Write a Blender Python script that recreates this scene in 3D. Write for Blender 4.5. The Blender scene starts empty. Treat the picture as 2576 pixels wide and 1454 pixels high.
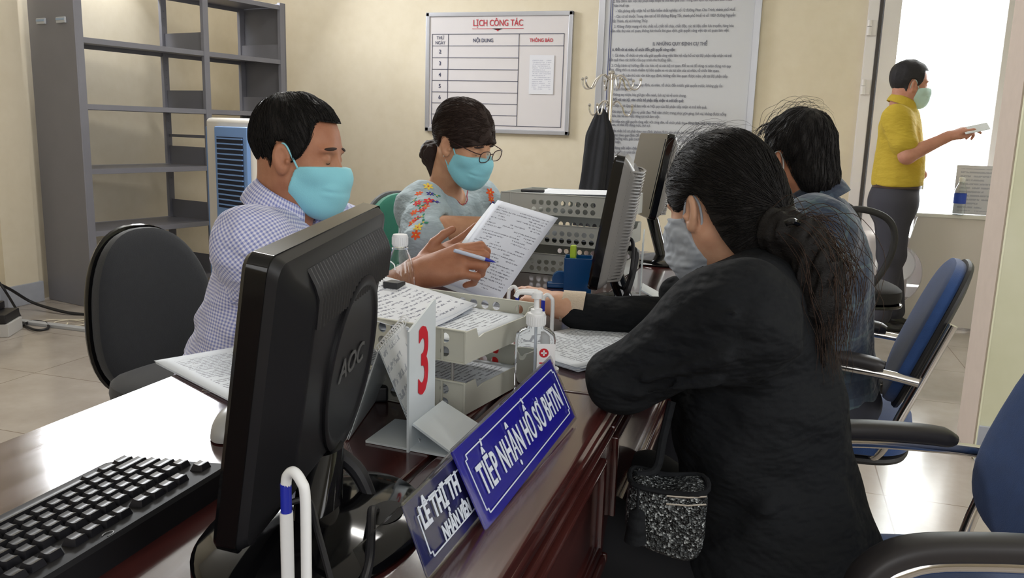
import bpy, bmesh, math, random
import numpy as np
from mathutils import Vector, Matrix, Quaternion
random.seed(7)
PI = math.pi
SC = bpy.context.scene
COL = SC.collection
V = Vector

# ------------------------------------------------------------------ camera
F_PX, CX, CY, CAM_H = 2100.0, 1288.0, 727.0, 1.16
def _n(v):
    v = np.array(v, float); return v / np.linalg.norm(v)
_y = _n((674, 380, -2100)); _z = _n((331, (4410000 - 674 * 331) / 380.0, 2100)); _z = _n(_z - _y * _z.dot(_y)); _x = np.cross(_y, _z)
RW = np.array([_x, _y, _z])                     # world <- camera
cam_d = bpy.data.cameras.new('camera'); cam = bpy.data.objects.new('camera', cam_d); COL.objects.link(cam)
cam_d.sensor_fit = 'HORIZONTAL'; cam_d.sensor_width = 36.0; cam_d.lens = F_PX / 2576 * 36.0; cam_d.clip_start = 0.05
m4 = Matrix([[*RW[0], 0], [*RW[1], 0], [*RW[2], CAM_H], [0, 0, 0, 1]])
cam.matrix_world = m4
SC.camera = cam
def ray(px, py): return RW @ np.array([px - CX, -(py - CY), -F_PX])
def at(px, py, y):
    """where the line of sight through a pixel meets the vertical plane Y = y"""
    d = ray(px, py); t = y / d[1]; return V((d[0] * t, y, CAM_H + d[2] * t))
def atz(px, py, z):
    d = ray(px, py); t = (z - CAM_H) / d[2]; return V((d[0] * t, d[1] * t, z))

# ------------------------------------------------------------------ world, light, exposure
SC.view_settings.view_transform = 'Standard'; SC.view_settings.look = 'None'
SC.view_settings.gamma = 1.0; SC.view_settings.use_curve_mapping = False
SC.view_settings.exposure = 0.42
w = bpy.data.worlds.new('World'); SC.world = w; w.use_nodes = True
bg = w.node_tree.nodes['Background']; bg.inputs[0].default_value = (0.93, 0.96, 1.0, 1); bg.inputs[1].default_value = 4.6
def area(name, loc, target, sx, sy, power, col=(1, 1, 1)):
    l = bpy.data.lights.new(name, 'AREA'); l.shape = 'RECTANGLE'; l.size = sx; l.size_y = sy; l.energy = power; l.color = col
    o = bpy.data.objects.new(name, l); COL.objects.link(o); o.location = loc
    o.rotation_euler = (V(target) - V(loc)).to_track_quat('-Z', 'Y').to_euler(); return o
area('daylight_high_window', (-4.32, 4.85, 2.60), (-1.5, 3.0, 0.9), 1.7, 0.46, 72, (0.93, 0.96, 1.0))
area('daylight_front_windows', (0.6, -2.6, 2.0), (-0.8, 3.0, 0.9), 3.4, 1.8, 43, (0.97, 0.98, 1.0))
area('daylight_side_windows', (3.3, 1.0, 2.0), (-1.0, 2.4, 0.9), 3.0, 1.6, 42, (0.97, 0.98, 1.0))
area('ceiling_tube_light', (-1.6, 3.4, 2.95), (-1.6, 3.4, 0), 1.25, 0.14, 30, (1.0, 0.97, 0.92))
area('daylight_doorway', (1.35, 6.9, 1.6), (-1.0, 3.0, 1.0), 1.4, 2.4, 42, (0.97, 0.98, 1.0))

# ------------------------------------------------------------------ materials
MATS = {}
def crumple(m, sc=9.0, strength=0.5, dist=0.03, fine=0.15):
    g = G(m); c = g.coord(); n = g.noise(g.mapping(c, rot=(0.4, 0.6, 0.2), sc=(1, 1, 2.2)), sc, 3, 0.55); n2 = g.noise(c, sc * 14, 3)
    g.bump(g.math('ADD', n, g.math('MULTIPLY', n2, fine * 0.2)), strength, dist); return m
def nt(m): return m.node_tree.nodes, m.node_tree.links
def mat(name, col, rough=0.5, metal=0.0, spec=0.5, noise=0.0, nscale=20, bump=0.0, bscale=80, coat=0.0, trans=0.0, ior=1.45, alpha=1.0, sheen=0.0, emit=0.0):
    if name in MATS: return MATS[name]
    m = bpy.data.materials.new(name); m.use_nodes = True; N, L = nt(m); b = N['Principled BSDF']
    b.inputs['Base Color'].default_value = (*col, 1); b.inputs['Roughness'].default_value = rough; b.inputs['Metallic'].default_value = metal
    b.inputs['Specular IOR Level'].default_value = spec; b.inputs['Coat Weight'].default_value = coat; b.inputs['Coat Roughness'].default_value = 0.08
    b.inputs['Transmission Weight'].default_value = trans; b.inputs['IOR'].default_value = ior; b.inputs['Alpha'].default_value = alpha
    b.inputs['Sheen Weight'].default_value = sheen
    if emit: b.inputs['Emission Color'].default_value = (*col, 1); b.inputs['Emission Strength'].default_value = emit
    if noise or bump:
        tc = N.new('ShaderNodeTexCoord')
    if noise:
        t = N.new('ShaderNodeTexNoise'); t.inputs['Scale'].default_value = nscale; t.inputs['Detail'].default_value = 4
        L.new(tc.outputs['Object'], t.inputs['Vector'])
        r = N.new('ShaderNodeMapRange'); r.inputs[1].default_value = 0.3; r.inputs[2].default_value = 0.7; r.inputs[3].default_value = 1 - noise; r.inputs[4].default_value = 1 + noise
        L.new(t.outputs[0], r.inputs[0])
        mx = N.new('ShaderNodeVectorMath'); mx.operation = 'SCALE'; mx.inputs[0].default_value = col; L.new(r.outputs[0], mx.inputs['Scale'])
        L.new(mx.outputs[0], b.inputs['Base Color'])
    if bump:
        t2 = N.new('ShaderNodeTexNoise'); t2.inputs['Scale'].default_value = bscale; t2.inputs['Detail'].default_value = 5
        L.new(tc.outputs['Object'], t2.inputs['Vector'])
        bp = N.new('ShaderNodeBump'); bp.inputs['Strength'].default_value = bump; bp.inputs['Distance'].default_value = 0.01
        L.new(t2.outputs[0], bp.inputs['Height']); L.new(bp.outputs[0], b.inputs['Normal'])
    MATS[name] = m; return m
def lin(r, g, b):
    f = lambda c: (c / 255 / 12.92) if c <= 10 else ((c / 255 + 0.055) / 1.055) ** 2.4
    return (f(r), f(g), f(b))
class G:
    """small node graph helper"""
    def __init__(s, m): s.m = m; s.N, s.L = nt(m); s.b = s.N['Principled BSDF']
    def put(s, inp, v):
        if isinstance(v, (int, float)): inp.default_value = v
        elif isinstance(v, tuple): inp.default_value = v if len(v) == len(inp.default_value) else (*v, 1)
        else: s.L.new(v, inp)
    def coord(s, which='Object'):
        if which == 'UV': n = s.N.new('ShaderNodeUVMap'); n.uv_map = 'UVMap'; return n.outputs[0]
        return s.N.new('ShaderNodeTexCoord').outputs[which]
    def mapping(s, v, loc=(0, 0, 0), rot=(0, 0, 0), sc=(1, 1, 1)):
        n = s.N.new('ShaderNodeMapping'); s.L.new(v, n.inputs[0]); n.inputs[1].default_value = loc; n.inputs[2].default_value = rot; n.inputs[3].default_value = sc; return n.outputs[0]
    def noise(s, v, scale, detail=3, rough=0.5):
        n = s.N.new('ShaderNodeTexNoise'); s.L.new(v, n.inputs['Vector']); n.inputs['Scale'].default_value = scale; n.inputs['Detail'].default_value = detail; n.inputs['Roughness'].default_value = rough; return n.outputs[0]
    def vor(s, v, scale, feature='F1', out='Distance', rnd=1.0):
        n = s.N.new('ShaderNodeTexVoronoi'); s.L.new(v, n.inputs['Vector']); n.inputs['Scale'].default_value = scale; n.feature = feature; n.inputs['Randomness'].default_value = rnd; return n.outputs[out]
    def sep(s, v): n = s.N.new('ShaderNodeSeparateXYZ'); s.L.new(v, n.inputs[0]); return n.outputs
    def comb(s, x, y, z):
        n = s.N.new('ShaderNodeCombineXYZ')
        for i, q in enumerate((x, y, z)): s.put(n.inputs[i], q)
        return n.outputs[0]
    def math(s, op, a, b=0.0, c=0.0):
        n = s.N.new('ShaderNodeMath'); n.operation = op
        for i, q in enumerate((a, b, c)): s.put(n.inputs[i], q)
        return n.outputs[0]
    def ramp(s, f, stops, interp='LINEAR'):
        n = s.N.new('ShaderNodeValToRGB'); s.L.new(f, n.inputs[0]); cr = n.color_ramp; cr.interpolation = interp
        while len(cr.elements) < len(stops): cr.elements.new(0.5)
        for e, (p, c) in zip(cr.elements, stops): e.position = p; e.color = (*c, 1)
        return n.outputs[0]
    def mix(s, f, a, b):
        n = s.N.new('ShaderNodeMix'); n.data_type = 'RGBA'; s.put(n.inputs[0], f); s.put(n.inputs[6], a); s.put(n.inputs[7], b); return n.outputs[2]
    def bump(s, h, strength=0.3, dist=0.01):
        n = s.N.new('ShaderNodeBump'); s.L.new(h, n.inputs['Height']); n.inputs['Strength'].default_value = strength; n.inputs['Distance'].default_value = dist; s.L.new(n.outputs[0], s.b.inputs['Normal'])
    def col(s, v): s.put(s.b.inputs['Base Color'], v)
    def rough(s, v): s.put(s.b.inputs['Roughness'], v)

# ------------------------------------------------------------------ mesh building
class MB:
    def __init__(s): s.v = []; s.f = []; s.uv = None
    def add(s, vs, fs):
        o = len(s.v); s.v += [tuple(p) for p in vs]; s.f += [tuple(i + o for i in f) for f in fs]; return s
    def box(s, c, size, M=None, bev=0.0, seg=2):
        bm = bmesh.new(); bmesh.ops.create_cube(bm, size=1)
        for q in bm.verts: q.co = V((q.co.x * size[0], q.co.y * size[1], q.co.z * size[2]))
        if bev > 0: bmesh.ops.bevel(bm, geom=bm.edges[:], offset=min(bev, min(size) * 0.49), segments=seg, profile=0.5, affect='EDGES')
        T = Matrix.Translation(c) if M is None else M @ Matrix.Translation(c)
        bm.verts.index_update(); s.add([T @ q.co for q in bm.verts], [[q.index for q in f.verts] for f in bm.faces]); bm.free(); return s
    def tube(s, pts, r, n=10, closed=False, cap=True, sm=0):
        pts = [V(p) for p in pts]
        if sm: pts = smooth_path(pts, sm, closed)
        k = len(pts); rs = r if isinstance(r, (list, tuple)) else [r] * k
        if len(rs) != k: rs = [rs[min(int(i * len(rs) / k), len(rs) - 1)] for i in range(k)] if sm == 0 else list(np.interp(np.linspace(0, 1, k), np.linspace(0, 1, len(rs)), rs))
        up = None; vs = []
        for i in range(k):
            a = pts[(i - 1) % k] if closed or i else pts[0]; b = pts[(i + 1) % k] if closed or i < k - 1 else pts[-1]
            t = (b - a)
            t = t.normalized() if t.length > 1e-9 else V((0, 0, 1))
            if up is None: up = t.orthogonal().normalized()
            else:
                up = up - t * up.dot(t); up = up.normalized() if up.length > 1e-6 else t.orthogonal().normalized()
            bn = t.cross(up)
            for j in range(n):
                an = 2 * PI * j / n; vs.append(pts[i] + (up * math.cos(an) + bn * math.sin(an)) * rs[i])
        fs = []
        for i in range(k if closed else k - 1):
            for j in range(n): fs.append((i * n + j, i * n + (j + 1) % n, ((i + 1) % k) * n + (j + 1) % n, ((i + 1) % k) * n + j))
        if cap and not closed: fs.append(tuple(range(n))[::-1]); fs.append(tuple((k - 1) * n + j for j in range(n)))
        return s.add(vs, fs)
    def lathe(s, prof, n=32, M=None, capb=True, capt=True):
        M = M or Matrix(); vs = []; k = len(prof)
        for r, z in prof:
            for j in range(n): a = 2 * PI * j / n; vs.append(M @ V((r * math.cos(a), r * math.sin(a), z)))
        fs = [(i * n + j, i * n + (j + 1) % n, (i + 1) * n + (j + 1) % n, (i + 1) * n + j) for i in range(k - 1) for j in range(n)]
        if capb: fs.append(tuple(range(n))[::-1])
        if capt: fs.append(tuple((k - 1) * n + j for j in range(n)))
        return s.add(vs, fs)
    def prism(s, poly, z0, z1, M=None):
        """polygon in local xy extruded along z"""
        M = M or Matrix(); k = len(poly)
        vs = [M @ V((p[0], p[1], z0)) for p in poly] + [M @ V((p[0], p[1], z1)) for p in poly]
        fs = [tuple(range(k))[::-1], tuple(range(k, 2 * k))] + [(i, (i + 1) % k, k + (i + 1) % k, k + i) for i in range(k)]
        return s.add(vs, fs)
    def grid(s, fn, nu, nv, closed_u=False):
        vs = [fn(i / (nu if closed_u else nu - 1), j / (nv - 1)) for i in range(nu) for j in range(nv)]
        fs = [(i * nv + j, ((i + 1) % nu) * nv + j, ((i + 1) % nu) * nv + j + 1, i * nv + j + 1) for i in range(nu if closed_u else nu - 1) for j in range(nv - 1)]
        return s.add(vs, fs)
    def build(s, name, m, parent=None, smooth=True, solid=0.0, bev=0.0, origin=None, autos=35):
        me = bpy.data.meshes.new(name); me.from_pydata(s.v, [], s.f); me.update()
        bm = bmesh.new(); bm.from_mesh(me); bmesh.ops.recalc_face_normals(bm, faces=bm.faces); bm.to_mesh(me); bm.free()
        o = link(name, me, m, parent, smooth, solid, bev, origin, autos)
        if smooth and autos and autos < 90 and len(s.f) < 60000: md = o.modifiers.new('WeightedNormal', 'WEIGHTED_NORMAL'); md.keep_sharp = True; md.weight = 60
        return o
def link(name, me, m, parent=None, smooth=True, solid=0.0, bev=0.0, origin=None, autos=35):
    if smooth and len(me.polygons):
        me.polygons.foreach_set('use_smooth', [True] * len(me.polygons))
        if autos and autos < 180: me.set_sharp_from_angle(angle=math.radians(autos))
    if m: me.materials.append(m)
    if origin is not None: me.transform(Matrix.Translation(-V(origin)))
    o = bpy.data.objects.new(name, me); COL.objects.link(o)
    if origin is not None: o.location = origin
    if parent is not None:
        o.parent = parent
        if origin is None: o.matrix_parent_inverse = parent.matrix_basis.inverted() if False else Matrix()
    if solid:
        md = o.modifiers.new('Solidify', 'SOLIDIFY'); md.thickness = solid; md.offset = 0
    if bev:
        md = o.modifiers.new('Bevel', 'BEVEL'); md.width = bev; md.segments = 2; md.limit_method = 'ANGLE'
    return o
def smooth_path(pts, sub, closed=False):
    """Catmull-Rom"""
    n = len(pts); out = []
    for i in range(n if closed else n - 1):
        p1, p2 = pts[i], pts[(i + 1) % n]
        p0 = pts[(i - 1) % n] if closed or i else p1 + (p1 - p2); p3 = pts[(i + 2) % n] if closed or i < n - 2 else p2 + (p2 - p1)
        for j in range(sub):
            t = j / sub
            out.append(0.5 * ((2 * p1) + (p2 - p0) * t + (2 * p0 - 5 * p1 + 4 * p2 - p3) * t * t + (3 * p1 - 3 * p2 + p3 - p0) * t ** 3))
    if not closed: out.append(pts[-1].copy())
    return out
def tag(o, label, cat, group=None):
    o['label'] = label; o['category'] = cat
    if group: o['group'] = group
    return o
def struct(o, label=None):
    o['kind'] = 'structure'
    if label: o['label'] = label
    return o
def thing(name, label, cat, loc=(0, 0, 0), rz=0.0, group=None, M=None):
    o = bpy.data.objects.new(name, None); o.empty_display_size = 0.05; COL.objects.link(o)
    if M is not None: o.matrix_world = M
    else: o.location = loc; o.rotation_euler = (0, 0, rz)
    return tag(o, label, cat, group)
def frame(x, y, z, o):
    M = Matrix.Identity(4)
    for i, a in enumerate((V(x).normalized(), V(y).normalized(), V(z).normalized())):
        for r in range(3): M[r][i] = a[r]
    for r in range(3): M[r][3] = o[r]
    return M
def rotz(a): return Matrix.Rotation(a, 4, 'Z')
def T(*p): return Matrix.Translation(p if len(p) > 1 else p[0])
def text_mesh(s, size, M, xs=1.0, bold=0.0, depth=0.0008, align='CENTER', shear=0.0, line=1.0, gap=1.0):
    cu = bpy.data.curves.new('lettering', 'FONT'); cu.body = s; cu.size = size; cu.align_x = align; cu.align_y = 'CENTER'; cu.extrude = depth / 2; cu.offset = bold; cu.shear = shear; cu.space_line = line; cu.space_character = gap
    cu.resolution_u = 3
    o = bpy.data.objects.new('lettering', cu); COL.objects.link(o)
    dg = bpy.context.evaluated_depsgraph_get(); dg.update()
    me = bpy.data.meshes.new_from_object(o.evaluated_get(dg)); bpy.data.objects.remove(o); bpy.data.curves.remove(cu)
    me.transform(Matrix.Diagonal((xs, 1, 1, 1))); me.transform(M); return me
def text_obj(items, name, m, parent):
    """items: list of (string, size, matrix, kwargs); one mesh"""
    mb = MB()
    for s, size, M, kw in items:
        me = text_mesh(s, size, M, **kw)
        mb.add([v.co[:] for v in me.vertices], [tuple(p.vertices) for p in me.polygons]); bpy.data.meshes.remove(me)
    me = bpy.data.meshes.new(name); me.from_pydata(mb.v, [], mb.f); me.update()
    return link(name, me, m, parent, smooth=False)
# ================================================================== ROOM
WX, WY, CH = -4.46, 6.40, 3.15          # left wall, back wall, ceiling
def wall_mat():
    m = mat('cream_wall_paint', lin(214, 200, 168), 0.75)
    g = G(m); c = g.coord(); n1 = g.noise(c, 1.3, 4); n2 = g.noise(c, 14, 5)
    k = g.math('ADD', g.math('MULTIPLY', n1, 0.6), g.math('MULTIPLY', n2, 0.4))
    g.col(g.ramp(k, [(0.3, lin(217, 206, 182)), (0.7, lin(227, 217, 196))])); g.bump(g.noise(c, 60, 4), 0.08, 0.004); return m
M_WALL = wall_mat()
def floor_mat():
    m = mat('glossy_beige_floor_tile', lin(190, 178, 164), 0.16, spec=0.5)
    g = G(m); c = g.mapping(g.coord(), loc=(0.17, 0.13, 0), rot=(0, 0, 0)); s = g.sep(c)
    def line(a):
        f = g.math('FRACT', g.math('DIVIDE', g.math('ADD', a, 60.0), 0.6)); d = g.math('ABSOLUTE', g.math('SUBTRACT', f, 0.5)); return g.math('GREATER_THAN', d, 0.4965)
    ln = g.math('MAXIMUM', line(s[0]), line(s[1])); n = g.noise(c, 5, 6, 0.6)
    base = g.ramp(n, [(0.3, lin(158, 149, 140)), (0.7, lin(174, 166, 157))]); g.col(g.mix(ln, base, lin(120, 105, 92)))
    g.rough(g.math('ADD', g.math('MULTIPLY', n, 0.12), 0.10)); return m
M_FLOOR = floor_mat()
M_BASE = mat('grey_baseboard_tile', lin(168, 172, 182), 0.3, noise=0.05)
M_WHITEP = mat('white_paint', lin(232, 230, 226), 0.4)
M_CEIL = mat('white_ceiling_paint', lin(236, 234, 226), 0.8, noise=0.02, nscale=3)
struct(MB().box((-0.2, 2.0, -0.05), (8.8, 10.6, 0.1)).build('floor', M_FLOOR), 'glossy beige tiled floor')
struct(MB().box((-0.2, 1.6, CH + 0.05), (8.8, 9.8, 0.1)).build('ceiling', M_CEIL))
# left wall has a clerestory opening above the book shelves
mb = MB(); x = WX - 0.1
mb.box((x, 1.6, 1.15), (0.2, 9.8, 2.3)); mb.box((x, 1.6, 3.05), (0.2, 9.8, 0.2)); mb.box((x, 0.35, 2.625), (0.2, 7.1, 0.65)); mb.box((x, 6.15, 2.625), (0.2, 0.9, 0.65))
struct(mb.build('wall_left', M_WALL, smooth=False))
fr = MB()
for y0 in (3.92, 4.8, 5.68): fr.box((x, y0, 2.625), (0.06, 0.05, 0.65))
for z0 in (2.325, 2.925): fr.box((x, 4.8, z0), (0.06, 1.8, 0.05))
wn = struct(fr.build('window_1', M_WHITEP), 'high clerestory window frame')
# back wall with door opening
DX0, DX1, DH = 0.545, 2.30, 2.75
mb = MB(); y = WY + 0.1
mb.box(((WX + DX0) / 2 - 0.1, y, CH / 2), (DX0 - WX + 0.2, 0.2, CH)); mb.box(((DX1 + 4.2) / 2, y, CH / 2), (4.2 - DX1, 0.2, CH)); mb.box(((DX0 + DX1) / 2, y, (DH + CH) / 2), (DX1 - DX0, 0.2, CH - DH))
struct(mb.build('wall_back', M_WALL, smooth=False), 'cream painted back wall')
struct(MB().box((4.15, 1.6, CH / 2), (0.1, 9.8, CH)).build('wall_right', M_WALL, smooth=False))
struct(MB().box((-0.2, -3.3, CH / 2), (8.8, 0.1, CH)).build('wall_front', M_WALL, smooth=False))
# pilaster on the left wall, skirtings
struct(MB().box((WX + 0.03, 3.95, CH / 2), (0.06, 0.24, CH)).build('trim_1', M_WALL, smooth=False))
struct(MB().box((WX + 0.008, 1.0, 0.065), (0.016, 5.7, 0.13), bev=0.004).build('baseboard_left', M_BASE), 'pale grey tile skirting')
struct(MB().box((-1.9, WY - 0.008, 0.065), (4.8, 0.016, 0.13), bev=0.004).build('baseboard_back', M_BASE))
# stub wall at the right, its narrow end and its yellow-green face
M_STUB = mat('pale_green_wall_paint', lin(214, 214, 186), 0.7)
g = G(M_STUB); c = g.coord(); n = g.noise(c, 3, 5); p = g.vor(c, 7, 'F1', 'Distance')
g.col(g.mix(g.math('LESS_THAN', p, 0.05), g.ramp(n, [(0.3, lin(208, 208, 176)), (0.7, lin(222, 222, 196))]), lin(150, 150, 160)))
PX, PY0, PY1 = 0.79, 3.33, 3.62
struct(MB().box(((PX + 4.1) / 2, (PY0 + PY1) / 2, CH / 2), (4.1 - PX, PY1 - PY0, CH), bev=0.006).build('wall_pillar', M_STUB), 'pale green stub wall')
struct(MB().box(((PX + 4.1) / 2 , PY0 - 0.006, 0.07), (4.1 - PX, 0.012, 0.14), bev=0.003).build('baseboard_pillar', M_BASE))
# door frame, opened glazed door leaf and what lies outside
M_ALU = mat('white_lacquered_aluminium', lin(226, 222, 222), 0.35)
M_RUB = mat('dark_door_seal', lin(70, 66, 66), 0.6)
M_GLASS = mat('clear_glass', (0.95, 1.0, 0.98), 0.0, trans=1.0, ior=1.1, spec=0.3)
mb = MB()
mb.box((DX0 - 0.01, WY - 0.015, DH / 2), (0.07, 0.07, DH), bev=0.006)
mb.box((DX1, WY - 0.015, DH / 2), (0.07, 0.07, DH), bev=0.006); mb.box(((DX0 + DX1) / 2, WY - 0.015, DH), (DX1 - DX0, 0.07, 0.08), bev=0.006)
mb.box((DX1 - 0.55, WY + 0.02, DH / 2), (0.06, 0.06, DH), bev=0.004)
fd = struct(mb.build('door_1', M_ALU), 'white door frame')
struct(MB().box((DX0 + 0.035, WY - 0.03, DH / 2), (0.022, 0.05, DH)).build('trim_2', M_RUB))
# leaf
lf = struct(thing('door_2', 'white glazed door leaf', 'door', (DX0 + 0.05, WY - 0.03, 0), math.radians(5))); del lf['category']
LW = 0.86
mb = MB(); mb.box((0.055, 0, DH / 2 - 0.02), (0.11, 0.045, DH - 0.05), bev=0.004); mb.box((LW - 0.05, 0, DH / 2 - 0.02), (0.1, 0.045, DH - 0.05), bev=0.004)
for z in (0.09, DH - 0.09): mb.box((LW / 2, 0, z), (LW - 0.2, 0.04, 0.13), bev=0.004)
mb.build('leaf_frame', M_ALU, lf)
MB().box((LW / 2, 0, 1.38), (LW - 0.2, 0.006, 2.44)).build('glass_pane', M_GLASS, lf)
mb = MB(); mb.box((0.06, -0.028, 1.0), (0.035, 0.012, 0.22), bev=0.004); mb.tube([(0.06, -0.03, 1.08), (0.06, -0.07, 1.08), (0.06, -0.075, 1.17), (0.06, -0.03, 1.24)], 0.008, sm=4)
mb.build('door_handle', mat('satin_steel', (0.6, 0.6, 0.6), 0.3, 1.0), lf)
MB().box((0.06, -0.036, 0.955), (0.008, 0.004, 0.02)).build('keyhole', M_RUB, lf)
for z in (0.45, 1.47, 1.86):
    h = MB().lathe([(0.016, 0), (0.016, 0.055)], 14, T(DX0 - 0.03, WY - 0.065, z)).lathe([(0.014, 0.06), (0.014, 0.10)], 14, T(DX0 - 0.03, WY - 0.065, z)); h.box((DX0 - 0.01, WY - 0.055, z + 0.05), (0.05, 0.012, 0.10), bev=0.003)
    h.build('hinge', M_ALU, fd)
# outside: bright yard, roof slab added for shade, corrugated sheet, pinkish column
M_OUT = mat('added_roof_white', lin(240, 236, 232), 0.8, noise=0.02)
struct(MB().box((2.0, 10.4, -0.03), (12, 7.6, 0.06)).build('trim_3', mat('pale_concrete_yard', lin(228, 222, 214), 0.7, noise=0.04)), 'pale concrete yard outside')
struct(MB().box((1.80, 8.6, 1.55), (0.24, 0.24, 3.1), bev=0.01).build('trim_4', mat('pink_beige_column_paint', lin(226, 208, 200), 0.7)), 'pinkish column outside the door')
cs = MB(); cs.grid(lambda u, v: (0.70 + u * 0.55, 9.2 + 0.018 * math.cos(u * 2 * PI * 9), v * 3.5), 140, 2)
sh = cs.build('corrugated_sheet', mat('green_white_corrugated_metal', lin(120, 146, 134), 0.5), solid=0.003, autos=180)
tag(sh, 'pale green corrugated metal sheet standing outside beyond the glass door', 'metal sheet')
aw = MB()
for z in (1.95, 2.30): aw.box((0.98, 9.0, z), (0.7, 0.06, 0.035))
aw.tube([(0.65, 8.95, 1.95), (1.3, 8.95, 2.28)], 0.015)
for x_ in (0.65, 1.31): aw.box((x_, 9.0, 1.17), (0.05, 0.05, 2.34))
tag(aw.build('metal_railing', M_WHITEP), 'white metal railing in front of the corrugated sheet outside', 'railing')
struct(MB().box((0.6, 8.1, 3.35), (5.0, 3.0, 0.1)).build('trim_5', M_OUT), 'unseen roof slab added to shade the yard outside')  # unseen slab added to keep sky light off the corrugated sheet
struct(MB().box((WX + 0.036, 3.96, 0.065), (0.072, 0.27, 0.13), bev=0.004).build('baseboard_pilaster', M_BASE))
struct(MB().box((PX - 0.003, (PY0 + PY1) / 2 + 0.012, CH / 2), (0.006, PY1 - PY0 - 0.016, CH)).build('trim_6', mat('pinkish_beige_wall_edge', lin(196, 182, 172), 0.7, noise=0.03)), 'pinkish beige end of the stub wall')
# ================================================================== STEEL BOOKSHELF
M_STEEL = mat('grey_enamelled_steel', lin(124, 124, 132), 0.42, noise=0.03, nscale=6)
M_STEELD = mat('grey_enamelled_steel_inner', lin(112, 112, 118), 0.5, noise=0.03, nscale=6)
SM = T(-3.96, 4.05, 0) @ rotz(math.radians(90 - 13))      # x along the front, y into the shelf
bs = thing('bookshelf', 'tall open grey steel shelving unit standing empty in the corner behind the clerks', 'shelving', M=SM)
SD, ST = 0.45, 2.03
def sm(mb, name, m=M_STEEL, **k): return mb.build(name, m, bs, **k)
bayx = [0.0, 0.93, 1.65]
for i, bx in enumerate(bayx):
    mb = MB(); wd = 0.045
    mb.box((bx + (wd / 2 if i == 0 else (-wd / 2 if i == 2 else 0)), 0.012, ST / 2), (wd, 0.03, ST), bev=0.003)
    sm(mb, 'front_post')
    mb = MB(); mb.box((bx + (wd / 2 if i == 0 else (-wd / 2 if i == 2 else 0)), SD - 0.012, ST / 2), (wd, 0.03, ST), bev=0.003)
    for z in np.arange(0.1, ST, 0.05): mb.lathe([(0.004, 0), (0.004, 0.002)], 8, T(bx + 0.022 * (1 if i == 0 else 0), SD - 0.028, float(z)) @ Matrix.Rotation(PI / 2, 4, 'X'))
    sm(mb, 'back_post')
sm(MB().box((-0.004, SD / 2, ST / 2), (0.012, SD + 0.01, ST), bev=0.004), 'side_panel')
sm(MB().box((1.65 + 0.004, SD / 2, ST / 2), (0.012, SD + 0.01, ST), bev=0.004), 'side_panel', M_STEELD)
for i in range(2):
    x0, x1 = bayx[i], bayx[i + 1]
    for z in (0.10, 0.47, 0.85, 1.235, 1.62, 2.01):
        mb = MB(); zz = z + (0.0 if i == 0 else 0.0)
        mb.box(((x0 + x1) / 2, SD / 2, zz - 0.002), (x1 - x0 - 0.01, SD - 0.01, 0.004)); mb.box(((x0 + x1) / 2, 0.008, zz - 0.014), (x1 - x0 - 0.04, 0.014, 0.032), bev=0.002); mb.box(((x0 + x1) / 2, SD - 0.008, zz - 0.014), (x1 - x0 - 0.04, 0.014, 0.03))
        sm(mb, 'shelf')
for z in (0.10, 0.47, 0.85, 1.235, 1.62):
    sm(MB().box((0.93, SD / 2, z + 0.065), (0.006, SD - 0.05, 0.125)), 'tie_plate', M_STEELD)
sm(MB().box((0.93, SD / 2, 1.05), (0.006, SD - 0.05, 0.02)), 'tie_plate', M_STEELD)
for z in (1.62, 1.235, 0.85): sm(MB().box((1.62, SD / 2, z + 0.06), (0.006, SD - 0.05, 0.11)), 'tie_plate', M_STEEL)
# label holders on the end panel
for yy in (0.31, 0.11):
    h = MB(); h.box((-0.016, yy, 1.715), (0.012, 0.085, 0.034), bev=0.002)
    lh = h.build('label_holder', mat('clear_label_plastic', lin(188, 192, 198), 0.25), bs)
    MB().box((-0.0235, yy, 1.719), (0.002, 0.08, 0.012)).build('blue_strip', mat('pale_blue_strip', lin(150, 172, 200), 0.4), lh)

# ================================================================== AIR COOLER
cm = T(-3.36, 4.38, 0) @ rotz(math.radians(-22))
ac = thing('air_cooler', 'tall blue and white evaporative air cooler standing in front of the grey shelves', 'air cooler', M=cm)
M_CW = mat('cooler_white_plastic', lin(212, 208, 200), 0.4); M_CB = mat('cooler_blue_plastic', lin(116, 152, 205), 0.4); M_CK = mat('cooler_dark_gap', lin(28, 34, 52), 0.6)
MB().box((0.25, 0.22, 0.62), (0.50, 0.42, 1.12), bev=0.03, seg=4).build('housing', M_CW, ac)
mb = MB(); mb.box((0.0, 0.2, 0.63), (0.03, 0.36, 1.0), bev=0.01); 
for z in np.arange(0.2, 1.03, 0.028): pass
pn = mb.build('side_panel', M_CB, ac)
g_ = MB(); g_.box((-0.017, 0.2, 0.68), (0.004, 0.28, 0.74)); g_.build('grille_opening', M_CK, ac)
s_ = MB()
for z in np.arange(0.33, 1.05, 0.0235): s_.box((-0.022, 0.2, float(z)), (0.012, 0.28, 0.012), bev=0.002)
for y_ in (0.107, 0.2, 0.293): s_.box((-0.024, y_, 0.68), (0.006, 0.008, 0.74))
s_.box((-0.022, 0.2, 1.02), (0.014, 0.14, 0.05), bev=0.004)
s_.build('louvres', M_CB, ac)
mb = MB(); mb.box((0.31, 0.0, 0.63), (0.34, 0.03, 1.0), bev=0.01); mb.build('front_panel', M_CB, ac)
mb = MB(); mb.box((0.31, -0.018, 0.86), (0.27, 0.004, 0.42)); mb.build('outlet_opening', M_CK, ac)
mb = MB()
for z in np.arange(0.67, 1.06, 0.03): mb.box((0.31, -0.022, float(z)), (0.27, 0.01, 0.008))
mb.build('outlet_louvres', M_CB, ac)
mb = MB()
for a in (0.07, 0.43):
    for b in (0.07, 0.37): mb.lathe([(0.03, 0.0), (0.03, 0.06)], 14, T(a, b, 0))
mb.build('caster', M_CK, ac)

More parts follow.
